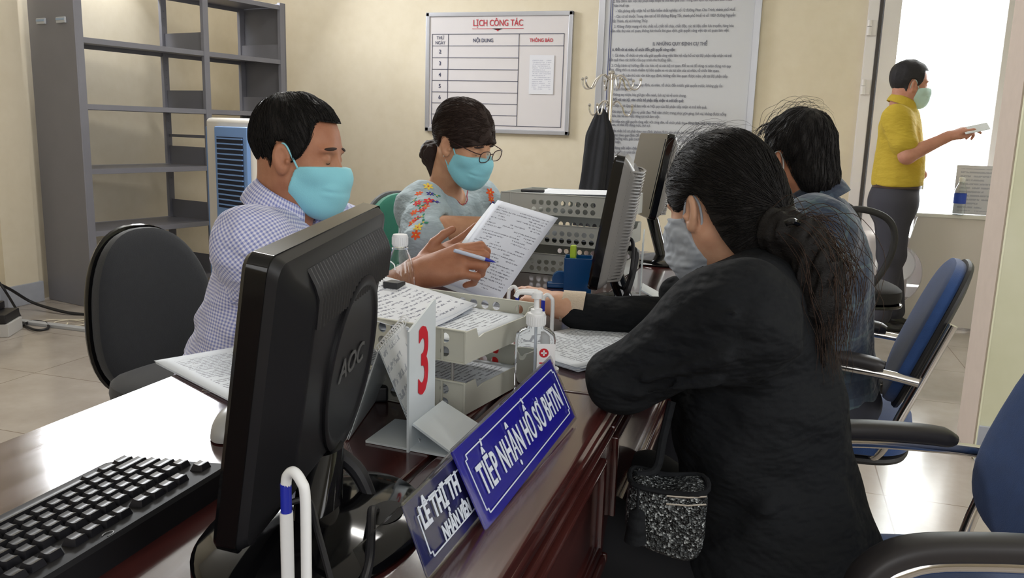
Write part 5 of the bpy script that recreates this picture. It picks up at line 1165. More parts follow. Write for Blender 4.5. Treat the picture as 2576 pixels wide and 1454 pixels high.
# held form and pen
cF = V((-0.632, 1.92, 0.874)); nF = V((-0.112, -0.707, 0.699)); uF = V((0.938, -0.31, -0.165)); MF = frame(uF, nF.cross(uF), nF, cF)
hp = thing('held_form', 'printed form with signatures held up by the man clerk above the desk', 'paper', M=MF)
def pform(name, W_, Hh):
    m = mat(name, lin(220, 226, 240), 0.6); g = G(m); s = g.sep(g.coord()); X, Y = s[0], s[1]
    row = g.math('MULTIPLY', Y, 118.0); fr_ = g.math('FRACT', g.math('ADD', row, 1000.0)); inl = g.math('LESS_THAN', g.math('ABSOLUTE', g.math('SUBTRACT', fr_, 0.5)), 0.2); idx = g.math('FLOOR', g.math('ADD', row, 1000.0))
    n = g.noise(g.comb(g.math('MULTIPLY', X, 340.0), g.math('MULTIPLY', idx, 7.3), g.math('MULTIPLY', Y, 300.0)), 1.0, 2, 0.6); n2 = g.noise(g.comb(g.math('MULTIPLY', X, 18.0), g.math('MULTIPLY', idx, 5.7), 0.0), 1.0, 1)
    k = g.math('MULTIPLY', g.math('MULTIPLY', inl, g.math('GREATER_THAN', n, 0.48)), g.math('GREATER_THAN', n2, 0.46)); k = g.math('MULTIPLY', k, g.math('LESS_THAN', g.math('ABSOLUTE', X), W_ * 0.42)); k = g.math('MULTIPLY', k, g.math('LESS_THAN', g.math('ABSOLUTE', Y), Hh * 0.43)); g.col(g.mix(g.math('MULTIPLY', k, 0.8), lin(220, 226, 240), lin(92, 98, 118))); return m
mb = MB(); mb.grid(lambda u, v: ((u - 0.5) * 0.188, (v - 0.5) * 0.268, 0.006 * math.sin(v * 3) * math.sin(u * 2.5)), 12, 16); mb.build('sheet', pform('form_print', 0.188, 0.268), hp, solid=0.0003, autos=180)
mb = MB(); mb.grid(lambda u, v: ((u - 0.5) * 0.188 - 0.012, (v - 0.5) * 0.268 - 0.012, -0.004 + 0.004 * math.sin(v * 3)), 8, 10); mb.build('under_sheet', MATS['printed_paper'], hp, solid=0.0003, autos=180)
pen_flat(at(1143, 630, 1.63), at(1247, 660, 1.70), 'blue ballpoint pen held in the right hand of the man clerk over the form', M1=mat('clear_blue_barrel', lin(196, 206, 226), 0.2), M2=M_PB, r=0.0044)
sheet_stack('paper_stack', T(-0.66, 1.79, DZ + 0.001) @ rotz(math.radians(40)), 0.21, 0.297, 4, 'dark backed papers on the desk under the held form', seed=41, curl=0.0)

# ------------------------------------------------------------------ 2. woman clerk with embroidered sleeves
def person_2():
    root = person('woman clerk with ponytail, glasses and turquoise mask, in grey blouse with embroidered sleeves', (-1.0, 2.45))
    hc = at(1160, 358, 2.37); M = head_matrix(hc, -14, 21, 4); neck = at(1108, 500, 2.44)
    Ms, core, full, nl = head_skin_part(M, neck, s=0.95, neck_r=(0.047, 0.050), jaw=0.92)
    fwd = dirv(-22); chest, pel = at(1110, 650, 2.44), at(1060, 860, 2.50); sr, sl = at(1062, 524, 2.28), at(1195, 508, 2.60)
    er, wr = at(1090, 586, 2.13), at(1222, 576, 2.20); el_, wl = at(1240, 590, 2.62), at(1300, 600, 2.42)
    sh = union([(cap(neck, sr, 0.040, 0.045), 0), (cap(neck, sl, 0.040, 0.045), 0.04), (ell(chest + V((0, 0, 0.12)), (0.09, 0.14, 0.08), Rax(fwd, (0, 0, 1))), 0.06)], 0.04)
    body = [(smoothed(xform(full, Ms), sh, 0.03), *bbox([hc, neck, sr, sl], 0.14), 0.0034)]
    kk = wr + (wr - er).normalized() * 0.09; hf, tips, tt = hand(wr, wr - er, (0.1, 0, -1), [(0.5, 0.6, 0.3)] * 4, ((0.6, 0.5, 0.4), (0.3, 0, 0.2), (0.2, 0, 0.2)), 0.9, 1)
    body.append((union([cap(er, wr, 0.050, 0.034)] + hf), *bbox([er, wr, kk, *tips, tt], 0.06), 0.003)); body.append((cap(el_, wl, 0.038, 0.028), *bbox([el_, wl], 0.06), 0.004)); sdf_obj('body', body, M_SK2, root)
    M_BL = crumple(mat('blue_grey_linen', lin(166, 182, 190), 0.85, noise=0.05, nscale=90), 13.0, 0.5, 0.03)
    tor = torso(pel, chest, neck + V((0, 0, -0.045)), sl, sr, fwd, 0.86, 0.95)
    slv = union([cap(sr, sr.lerp(er, 1.0) + V((-0.01, 0, -0.02)), 0.062, 0.076), (cap(sr.lerp(er, 0.6), at(1078, 616, 2.16), 0.06, 0.05), 0.04)]); slv2 = cap(sl, el_, 0.060, 0.062)
    f = union(tor + [(slv, 0.03), (slv2, 0.04)]); f = sub(f, cap(er + (wr - er).normalized() * 0.055, er + (wr - er).normalized() * 0.25, 0.056, 0.085), 0.006)
    f = displaced(f, waves(21, 30, 0.0035, 8, (1.4, 1.4, 0.5)), waves(22, 80, 0.0008, 6)); f = sub(f, cap(neck + V((0, 0, -0.012)) + fwd * 0.012, hc + V((0, 0, 0.02)), 0.064, 0.085), 0.006)
    o = sdf_obj('blouse', [(f, *bbox([pel, chest, neck, sl, sr, er, el_], 0.18), 0.0055)], M_BL, root)
    # neckline stitching and sleeve embroidery laid on the cloth surface
    Mw = root.matrix_basis; me = o.data; pts = np.array([list(Mw @ v.co) for v in me.vertices]); nr = np.array([list(v.normal) for v in me.vertices])
    c0 = np.array(neck); ang0 = math.atan2(fwd.y, fwd.x); ring = []
    for k in range(26):
        a = ang0 - 1.9 + 3.8 * k / 25; dr_ = V((math.cos(a), math.sin(a), 0)); ring.append(dr_)
    dv = pts - c0; rad = np.hypot(dv[:, 0], dv[:, 1]); an = np.arctan2(dv[:, 1], dv[:, 0])
    st = []
    for dr_ in ring:
        a = math.atan2(dr_.y, dr_.x); m = (np.abs((an - a + PI) % (2 * PI) - PI) < 0.12) & (rad > 0.060) & (rad < 0.100) & (dv[:, 2] > -0.13)
        if m.any(): i = np.argmax(np.where(m, pts[:, 2], -9)); st.append(V(pts[i] + nr[i] * 0.001))
    I = root.matrix_basis.inverted()
    if len(st) > 4:
        mb = MB()
        for a, b in zip(st[::1], st[1:]): 
            for t in (0.05, 0.55): mb.tube([I @ a.lerp(b, t), I @ a.lerp(b, t + 0.34)], 0.0016, 5)
        mb.build('neckline_stitching', mat('crimson_thread', lin(168, 60, 74), 0.8), root)
    rnd = random.Random(4); cols = [('orange_thread', (232, 92, 42)), ('red_thread', (206, 38, 46)), ('indigo_thread', (52, 44, 140)), ('green_thread', (36, 128, 98)), ('yellow_thread', (236, 206, 84)), ('rust_thread', (190, 74, 52))]
    lay = [MB() for _ in cols]
    def px(p):
        q = RW.T @ (np.array(p) - np.array([0, 0, CAM_H])); return CX + F_PX * q[0] / -q[2], CY - F_PX * q[1] / -q[2]
    Q = RW.T @ (pts - np.array([0, 0, CAM_H])).T; PXX = CX + F_PX * Q[0] / -Q[2]; PYY = CY - F_PX * Q[1] / -Q[2]
    camd = np.array([0, 0, CAM_H]) - pts; facing = (nr * camd).sum(1) > 0
    flowers = [(1052, 486, 0), (1068, 500, 0), (1082, 488, 2), (1095, 505, 2), (1078, 470, 4), (1050, 510, 1), (1062, 528, 1), (1040, 535, 0), (1090, 522, 4), (1072, 520, 0), (1048, 550, 1), (1075, 540, 3), (1060, 545, 3), (1085, 540, 5), (1037, 560, 0), (1050, 572, 4), (1066, 560, 3), (1046, 590, 0), (1058, 600, 5), (1078, 505, 1), (1099, 492, 3), (1042, 505, 3), (1056, 520, 3), (1232, 485, 0), (1236, 500, 0), (1240, 515, 2)]
    for fx, fy, ci in flowers:
        d2 = (PXX - fx) ** 2 + (PYY - fy) ** 2 + np.where(facing, 0, 1e6); i = int(np.argmin(d2)); 
        if d2[i] > 200: continue
        p, n = V(pts[i]), V(nr[i]).normalized(); t = n.orthogonal().normalized(); b = n.cross(t); np_ = 6 if ci != 3 else 3; R_ = 0.0105 * rnd.uniform(0.85, 1.2); a0 = rnd.uniform(0, 6)
        for k in range(np_):
            a = a0 + 2 * PI * k / np_; c = p + (t * math.cos(a) + b * math.sin(a)) * R_ * 0.75 + n * 0.0012; ax = (t * math.cos(a) + b * math.sin(a)); ay = n.cross(ax)
            vs = [c]; m_ = 8
            for q in range(m_): w = 2 * PI * q / m_; vs.append(c + ax * math.cos(w) * R_ * 0.62 + ay * math.sin(w) * R_ * 0.34 - n * 0.0012)
            lay[ci].add([I @ x for x in vs], [(0, 1 + q, 1 + (q + 1) % m_) for q in range(m_)])
        cc = 4 if ci != 4 else 0; vs = [p + n * 0.003] + [p + n * 0.0012 + (t * math.cos(w) + b * math.sin(w)) * R_ * 0.25 for w in np.linspace(0, 2 * PI, 7)[:-1]]; lay[cc].add([I @ x for x in vs], [(0, 1 + q, 1 + (q + 1) % 6) for q in range(6)])
    for l, (nm, c) in zip(lay, cols):
        if l.v: l.build('embroidery', mat(nm, lin(*c), 0.8), o)
    for ob in [x for x in COL.objects if x.parent == o]: pass
    HB = [(0.17, 0.088), (0.100, 0.040), (0.094, 0.030), (0.070, 0.020), (0.040, 0.000), (0.022, -0.004), (0.008, 0.018), (-0.010, 0.024), (-0.030, 0.014), (-0.040, -0.020), (-0.055, -0.060), (-0.17, -0.065), (-0.22, 0.0), (-0.22, 0.22), (0.22, 0.22), (0.22, 0.088)]
    hair_part(root, Ms, core, HB, 0.009, M_HAIRB, flow=flow_back((-0.115, 0, -0.03)), amp=0.0009, front=0.004, seed=5)
    # fringe
    fr = inter(off(core, 0.010), poly2([(0.16, 0.10), (0.06, 0.11), (0.050, 0.050), (0.075, 0.042), (0.16, 0.034)]), 0.004); fr = displaced(fr, waves(8, 180, 0.0016, 6, (0.3, 1.6, 0.3)))
    local_obj('fringe', fr, (0.0, -0.11, -0.02), (0.15, 0.11, 0.16), 0.0032, Ms, M_HAIRB, root)
    pt = union([ell((-0.115, 0.0, -0.030), (0.040, 0.036, 0.032)), (cap((-0.118, 0, -0.045), (-0.105, 0.0, -0.105), 0.034, 0.018), 0.02)]); pt = displaced(pt, waves(31, 150, 0.003, 8, (1.4, 1.4, 0.3)))
    local_obj('ponytail', pt, (-0.20, -0.08, -0.17), (-0.04, 0.08, 0.04), 0.0032, Ms @ Matrix.Rotation(-0.35, 4, 'Y'), M_HAIRB, root)
    face_bits(root, Ms, core, True, True, 0.024); mask_part(root, Ms, core, M_TEAL, bulge=0.004)
    # glasses
    gl = []; 
    M_FR = mat('dark_brown_frame', lin(60, 34, 34), 0.3)
    fr_mb = MB(); Ig = root.matrix_basis.inverted() @ Ms
    for s in (-1, 1):
        cx, cz = 0.033 * s, 0.004; loop = []
        for a in np.linspace(0, 2 * PI, 28, endpoint=False):
            ca, sa = math.cos(a), math.sin(a); y = cx + 0.0255 * math.copysign(abs(ca) ** 0.7, ca); z = cz + 0.0175 * math.copysign(abs(sa) ** 0.75, sa); loop.append(V((0.121 - 0.18 * y * y / 0.06 * 0.22 - 0.0, y, z)))
        fr_mb.tube([Ig @ p for p in loop], 0.0014, 8, closed=True)
        ln = MB(); cen = sum(loop, V()) / len(loop); ln.add([Ig @ cen] + [Ig @ p for p in loop], [(0, 1 + i, 1 + (i + 1) % 28) for i in range(28)])
        ln.build('lens', mat('spectacle_lens', (0.96, 0.97, 1.0), 0.0, trans=1.0, ior=1.05, spec=0.8, alpha=0.35), root, solid=0.0008)
        fr_mb.tube([Ig @ V(p) for p in ((0.118, 0.058 * s, 0.014), (0.104, 0.072 * s, 0.015), (0.05, 0.080 * s, 0.016), (0.012, 0.083 * s, 0.018))], 0.0014, 8, sm=4)
    fr_mb.tube([Ig @ V(p) for p in ((0.1205, 0.0085, 0.010), (0.1235, 0, 0.013), (0.1205, -0.0085, 0.010))], 0.0014, 8, sm=4); fr_mb.build('glasses', M_FR, root)
    er_ = MB(); er_.lathe([(0.001, -0.002), (0.003, 0), (0.001, 0.002)], 10, root.matrix_basis.inverted() @ Ms @ T(0.010, -0.086, -0.036)); er_.build('earring', M_CHR, root)
    seated_legs(root, pel, fwd, mat('dark_trousers', lin(38, 40, 50), 0.85), knee_d=0.36)
def smoothed(a, b, k): return lambda P: smin(a(P), b(P), k)
person_2()

# ------------------------------------------------------------------ 3. woman in black, grey mask
M_BLK = mat('black_jacket_cloth', lin(24, 26, 29), 0.85, spec=0.2, bump=0.15, bscale=300)
crumple(M_BLK, 8.0, 0.7, 0.05)
def strands(root, name, paths, m, n, spread, r, seed=1, Ms=None, wob=0.004, sm=4):
    rnd = random.Random(seed); I = root.matrix_basis.inverted(); mb = MB()
    for i in range(n):
        P = rnd.choice(paths); P = [V(p) for p in P]; o = V((rnd.gauss(0, 1), rnd.gauss(0, 1), rnd.gauss(0, 1))); k = len(P); Q = []
        cut = rnd.uniform(0.75, 1.0)
        for j, p in enumerate(P): 
            if j / (k - 1) > cut + 0.12: break
            q = p + o * spread[min(j, len(spread) - 1)] + V((rnd.gauss(0, wob), rnd.gauss(0, wob), rnd.gauss(0, wob))); Q.append(I @ (Ms @ q if Ms is not None else q))
        if len(Q) > 2: mb.tube(Q, [r, r, r * 0.8, r * 0.3], 3, sm=sm, cap=False)
    return mb.build(name, m, root, autos=0)
def person_3():
    root = person('woman in black jacket with black ponytail and grey cloth mask, pointing over the desk', (0.12, 1.38))
    hc = at(1818, 527, 1.46); M = head_matrix(hc, 143, 17, 3); neck = at(1898, 690, 1.45)
    Ms, core, full, nl = head_skin_part(M, neck, s=0.95, neck_r=(0.052, 0.058))
    fwd = dirv(168); chest, pel = at(1903, 900, 1.40), at(1950, 1290, 1.40); sl, sr = at(1845, 800, 1.22), at(1905, 745, 1.60)
    el_, wl = at(1540, 965, 1.20), at(1620, 905, 1.42); er, wr = at(1690, 815, 1.70), at(1408, 768, 1.66)
    body = [(xform(full, Ms), *bbox([hc, neck], 0.15), 0.0028)]
    kr = at(1338, 745, 1.70)
    hf, tips, tt = hand(wr, kr - wr, (-0.25, 0.35, -0.9), [(0.10, 0.15, 0.1), (0.65, 0.8, 0.4), (0.85, 1.0, 0.5), (0.95, 1.0, 0.5)], ((0.8, 0.30, 0.45), (0.3, -0.2, 0.1), (0.2, -0.1, 0.1)), 0.95, side=1, spread=0.03)
    body.append((union([cap(er, wr, 0.040, 0.0255)] + hf), *bbox([er, wr, kr, *tips, tt], 0.06), 0.0026)); body.append((cap(el_, wl, 0.035, 0.026), *bbox([el_, wl], 0.05), 0.005)); sdf_obj('body', body, M_SK3, root)
    tor = torso(pel, chest, neck + V((0.02, 0, -0.03)), sl, sr, fwd, 1.0, 1.08, 0.012)
    hipm = pel + V((0.02, 0, -0.13)); L = tor + [(ell(hipm, (0.165, 0.20, 0.17), Rax(fwd, (0, 0, 1))), 0.08)]
    L += [(cap(sl, el_ + V((0.020, 0, 0.002)), 0.080, 0.052), 0.05), (cap(el_ + V((0.014, 0, 0)), wl, 0.052, 0.042), 0.02), (cap(at(1700, 740, 1.62), at(1735, 800, 1.60), 0.030, 0.045), 0.02), (cap(at(1700, 740, 1.62), neck, 0.030, 0.05), 0.03), (cap(sr, er, 0.072, 0.055), 0.05), (cap(er, wr + (er - wr).normalized() * 0.028, 0.052, 0.041), 0.03)]
    bk = V((-fwd.x, -fwd.y, 0)) # hood resting on the upper back and collar
    L += [(ell(neck + bk * 0.075 + V((0, 0, -0.035)), (0.075, 0.105, 0.050), Rax(fwd, (0.25, 0, 1))), 0.02)]
    for t in np.linspace(-2.3, 2.3, 13):
        pass
    ringp = [neck + (V((math.cos(a), math.sin(a), 0)) * 0.082) + V((0, 0, 0.012 * math.cos(a - math.atan2(bk.y, bk.x)) - 0.012)) for a in np.linspace(0, 2 * PI, 15)]
    for a, b in zip(ringp, ringp[1:]): L.append((cap(a, b, 0.024, 0.024), 0.012))
    f = union(L)
    q = lambda x, y, z: at(x, y, z)
    fold = creases(1, [(q(1700, 860, 1.18), q(1850, 780, 1.12), 0.012, 0.009), (q(1620, 960, 1.14), q(1820, 900, 1.12), 0.013, 0.010), (q(1600, 1000, 1.15), q(1800, 960, 1.14), 0.010, 0.008), (q(1900, 820, 1.15), q(2100, 930, 1.25), 0.018, 0.007), (q(1780, 1060, 1.2), q(2090, 1000, 1.2), 0.02, 0.006),
        (q(1820, 1200, 1.2), q(2000, 1110, 1.15), 0.02, 0.007), (q(1560, 905, 1.17), q(1660, 870, 1.15), 0.010, 0.007), (q(1860, 1330, 1.2), q(2120, 1180, 1.2), 0.025, 0.008), (q(1960, 740, 1.25), q(2080, 830, 1.3), 0.012, -0.008), (q(1450, 770, 1.62), q(1500, 800, 1.60), 0.008, 0.004), (q(1580, 790, 1.62), q(1640, 760, 1.60), 0.012, 0.006)])
    f = displaced(f, waves(41, 17, 0.0065, 8), waves(42, 38, 0.0038, 7), fold, fold); f = sub(f, cap(neck + V((-0.02, 0.01, 0.01)), hc, 0.060, 0.085), 0.008)
    sdf_obj('jacket', [(f, *bbox([pel + V((0, 0, -0.22)), chest, neck, sl, sr, er, el_, wr, wl], 0.22), 0.0068)], M_BLK, root, sm=2)
    cf = MB(); I = root.matrix_basis.inverted(); a, b = wr + (er - wr).normalized() * 0.004, wr + (er - wr).normalized() * 0.05; cf.tube([I @ a, I @ a.lerp(b, 0.5), I @ b], [0.033, 0.035, 0.037], 22); cf.build('inner_cuff', mat('beige_knit', lin(206, 190, 170), 0.9, bump=0.4, bscale=300), root)
    # zip of the jacket
    HP = [(0.17, 0.085), (0.090, 0.070), (0.074, 0.052), (0.058, 0.022), (0.044, 0.004), (0.026, 0.006), (0.008, 0.022), (-0.008, 0.026), (-0.022, 0.016), (-0.030, -0.010), (-0.044, -0.050), (-0.060, -0.095), (-0.15, -0.12), (-0.24, 0.0), (-0.22, 0.24), (0.22, 0.24)]
    hair_part(root, Ms, core, HP, 0.014, M_HAIR, amp=0.0009, seed=9, flow=flow_back((-0.135, 0, -0.03)), comb_n=4200, extra=[(ell((-0.060, 0, -0.03), (0.055, 0.062, 0.075)), 0.03)], lo=(-0.19, -0.14, -0.16), hi=(0.15, 0.14, 0.19))
    pA = [at(1965, 585, 1.36), at(2015, 610, 1.35), at(2052, 680, 1.34), at(2062, 760, 1.33), at(2068, 850, 1.32), at(2072, 930, 1.31)]
    pf = union([cap(pA[0], pA[1], 0.040, 0.034), (cap(pA[1], pA[2], 0.036, 0.036), 0.02), (cap(pA[2], pA[3], 0.036, 0.030), 0.02), (cap(pA[3], pA[4], 0.028, 0.012), 0.02), (cap(pA[4], pA[5], 0.012, 0.004), 0.01)]); pf = displaced(pf, waves(51, 130, 0.0035, 8, (1.3, 1.3, 0.4)))
    sdf_obj('ponytail', [(pf, *bbox(pA, 0.07), 0.0038)], M_HAIR, root)
    strands(root, 'loose_hair', [pA, [p + V((0.012, 0, 0.0)) for p in pA], [pA[0], pA[1] + V((0.02, 0, 0.02)), pA[2] + V((0.035, 0, 0.01)), pA[3] + V((0.03, 0, 0)), pA[4] + V((0.02, 0, 0))]], hair_mat('brown_frizz', (0.03, 0.018, 0.013), (0.07, 0.04, 0.028)), 260, (0.010, 0.018, 0.022, 0.020, 0.016, 0.012), 0.0006, 3, wob=0.0045)
    arcs = []
    for a in np.linspace(-0.9, 0.9, 9): arcs.append([(0.095 * math.cos(t) * math.cos(a * 0.5) + 0.0, 0.06 * a, 0.045 + 0.104 * math.sin(t)) for t in np.linspace(0.25, 2.2, 6)])
    strands(root, 'flyaway_hair', arcs, M_HAIR, 60, (0.004, 0.005, 0.006, 0.006, 0.005), 0.00035, 8, Ms, wob=0.004)
    clip = MB(); clip.tube([I @ at(1975, 562, 1.30), I @ at(1992, 556, 1.30), I @ at(2008, 562, 1.31)], 0.005, 8, sm=4); clip.build('hair_clip', M_BG, root)
    face_bits(root, Ms, core, False, True, 0.026)
    M_GM = mat('grey_jersey_mask', lin(168, 174, 182), 0.85)
    mask_part(root, Ms, core, M_GM, [(0.17, 0.008), (0.100, 0.004), (0.052, -0.008), (0.036, -0.010), (0.018, -0.040), (0.008, -0.088), (0.050, -0.132), (0.10, -0.150), (0.17, -0.15)], gather=0.0013, bulge=0.014)
    # thighs and trousers
    seated_legs(root, pel + V((0.0, 0, -0.13)), fwd, mat('black_trousers', lin(22, 23, 27), 0.9), knee_d=0.27, up=0.47, foot=0.02)
    return root, pel, fwd
R3, pel3, fwd3 = person_3()
# handbag hanging in front of her lap
bgp = at(1672, 1285, 1.16)
hb = thing('handbag', 'grey sequined handbag with black strap and tassel on the lap of the woman in black', 'bag', tuple(bgp), math.radians(8))
m = mat('grey_sequin_fabric', lin(120, 124, 126), 0.35, 0.3); g = G(m); c = g.coord(); vv = g.vor(c, 330, 'F1', 'Color'); n_ = g.sep(vv)[0]; g.col(g.ramp(n_, [(0.0, lin(14, 15, 17)), (0.5, lin(44, 47, 49)), (0.8, lin(84, 89, 91)), (1.0, lin(180, 186, 188))])); g.bump(g.vor(c, 330), 0.8, 0.004)
mb = MB(); ol = [(-0.048, 0.050), (-0.056, -0.010), (-0.045, -0.038), (0.0, -0.055), (0.040, -0.060), (0.056, -0.040), (0.058, 0.0), (0.053, 0.046), (0.0, 0.042)]
bm_r = []
for d_, s_ in ((-0.036, 0.86), (-0.030, 0.97), (-0.015, 1.0), (0.015, 1.0), (0.030, 0.97), (0.036, 0.86)): 
    sp = smooth_path([V((x * s_, d_, z * s_)) for x, z in ol], 5, True); bm_r.append([tuple(p) for p in sp])
loft(mb, bm_r); mb.build('bag_body', m, hb, autos=60)
mb = MB(); mb.tube([(-0.048, -0.03, 0.050), (0.0, -0.032, 0.043), (0.053, -0.03, 0.047), (0.053, 0.03, 0.047), (0.0, 0.032, 0.043), (-0.048, 0.03, 0.050)], 0.004, 8, closed=True, sm=4); mb.build('rim', M_BLK, hb)
mb = MB(); Ib = hb.matrix_basis.inverted() if False else (T(*bgp) @ rotz(math.radians(8))).inverted(); mb.tube([(-0.045, 0, 0.05), Ib @ at(1650, 1180, 1.18), Ib @ at(1668, 1100, 1.20), Ib @ at(1690, 1010, 1.22)], 0.0065, 8, sm=5); mb.build('strap', M_BLK, hb)
mb = MB(); mb.tube([(-0.040, -0.040, 0.048), (-0.040, -0.046, 0.02)], 0.002, 6); mb.lathe([(0.001, 0.022), (0.011, 0.016), (0.013, -0.005), (0.016, -0.028), (0.001, -0.029)], 16, T(-0.040, -0.048, 0.0)); mb.build('tassel', M_BLK, hb)
mb = MB()
for zz in (0.040, 0.028): mb.tube([(0.0, -0.037, zz), (0.03, -0.038, zz + 0.001), (0.055, -0.035, zz + 0.004)], 0.0013, 6)
mb.build('zip', M_CHR, hb)

# ------------------------------------------------------------------ 4. man in dark plaid shirt
def plaid():
    m = mat('dark_blue_green_plaid', lin(44, 58, 74), 0.85, sheen=0.2); g = G(m); s = g.sep(g.coord('UV'))
    def st(a, p, w_, o=0.0): return g.math('LESS_THAN', g.math('FRACT', g.math('ADD', g.math('DIVIDE', a, p), 50.0 + o)), w_)
    a = g.mix(g.math('MULTIPLY', st(s[0], 0.085, 0.45), 0.6), lin(52, 66, 80), lin(26, 36, 58)); b = g.mix(g.math('MULTIPLY', st(s[1], 0.085, 0.45), 0.6), a, lin(22, 32, 52)); c = g.mix(g.math('MULTIPLY', st(s[1], 0.085, 0.08, 0.3), 0.5), b, lin(78, 98, 100)); d = g.mix(g.math('MULTIPLY', st(s[0], 0.085, 0.08, 0.3), 0.5), c, lin(70, 90, 92)); g.col(d); crumple(m, 9.0, 0.7, 0.04); return m
def person_4():
    root = person('man with short black hair in dark blue plaid shirt, seated with his back turned', (0.2, 2.25))
    hc = at(2008, 405, 2.20); M = head_matrix(hc, 138, 6, 0); neck = at(2052, 528, 2.20)
    Ms, core, full, nl = head_skin_part(M, neck, s=0.91)
    fwd = dirv(160); chest, pel = at(2058, 690, 2.16), at(2052, 960, 2.20); sl, sr = at(2058, 585, 2.04), at(2010, 600, 2.40)
    el_, wl = at(1960, 800, 2.00), at(1760, 800, 2.05); er, wr = at(1890, 760, 2.45), at(1740, 740, 2.35)
    body = [(xform(full, Ms), *bbox([hc, neck], 0.15), 0.0034), (cap(el_, wl, 0.036, 0.026), *bbox([el_, wl], 0.05), 0.005), (cap(er, wr, 0.036, 0.026), *bbox([er, wr], 0.05), 0.005)]
    sdf_obj('body', body, M_SK1, root)
    L = torso(pel, chest, neck + V((0, 0, -0.03)), sl, sr, fwd, 0.98, 1.0) + [(ell(pel + V((0.0, 0, -0.06)), (0.15, 0.185, 0.14), Rax(fwd, (0, 0, 1))), 0.06), (cap(sl, el_, 0.070, 0.056), 0.05), (cap(el_, wl.lerp(el_, 0.12), 0.052, 0.042), 0.03), (cap(sr, er, 0.070, 0.056), 0.05), (cap(er, wr.lerp(er, 0.12), 0.052, 0.042), 0.03)]
    f = displaced(union(L), waves(61, 20, 0.0048, 8), waves(62, 50, 0.0018, 7), creases(1, [(at(2100, 600, 1.95), at(2140, 760, 2.0), 0.015, 0.008), (at(2130, 740, 2.0), at(2170, 900, 2.05), 0.014, -0.007), (at(2060, 640, 1.95), at(2100, 900, 2.0), 0.014, 0.007)]))
    f = sub(f, cap(neck + V((0, 0, 0.0)), hc, 0.062, 0.08), 0.006)
    PM = plaid(); sdf_obj('shirt', [(f, *bbox([pel + V((0, 0, -0.1)), chest, neck, sl, sr, er, el_, wl, wr], 0.2), 0.0070)], PM, root, segs=[(pel, chest.lerp(neck, 0.8), 0.15, (1, -0.5, 0)), (sl, el_, 0.07, (0.3, -1, 0)), (sr, er, 0.07, (0, 1, 0))], sm=2)
    ax = (hc - neck).normalized(); collar(root, neck + ax * 0.034, ax, fwd, 0.064, 0.090, 0.058, PM, gap=0.4)
    SH = list(SHORT); SH[11:14] = [(-0.044, -0.060), (-0.060, -0.105), (-0.15, -0.112)]
    hair_part(root, Ms, core, SH, 0.010, amp=0.0014, seed=14, front=0.006, extra=[(ell((-0.062, 0, -0.04), (0.042, 0.052, 0.055)), 0.03)])
    strands(root, 'flyaway_hair', [[(0.09 * math.cos(t), 0.05 * a, 0.05 + 0.100 * math.sin(t)) for t in np.linspace(0.2, 2.6, 6)] for a in (-1, -0.4, 0.3, 0.9)], M_HAIR, 26, (0.006, 0.008, 0.010, 0.009), 0.0005, 9, Ms, wob=0.006)
    strands(root, 'loose_fringe', [[(0.07, 0.03 * a, 0.10), (0.095, 0.035 * a, 0.095), (0.118, 0.04 * a, 0.075), (0.125, 0.042 * a, 0.055)] for a in (-1, 0, 1)], M_HAIR, 36, (0.006, 0.006, 0.007, 0.008), 0.0010, 4, Ms, wob=0.003)
    face_bits(root, Ms, core, False, True); mask_part(root, Ms, core, mat('white_cloth_mask', lin(206, 206, 200), 0.8))
    seated_legs(root, pel + V((0, 0, -0.03)), fwd, mat('dark_trousers', lin(38, 40, 50), 0.85), knee_d=0.30, up=0.48)
person_4()

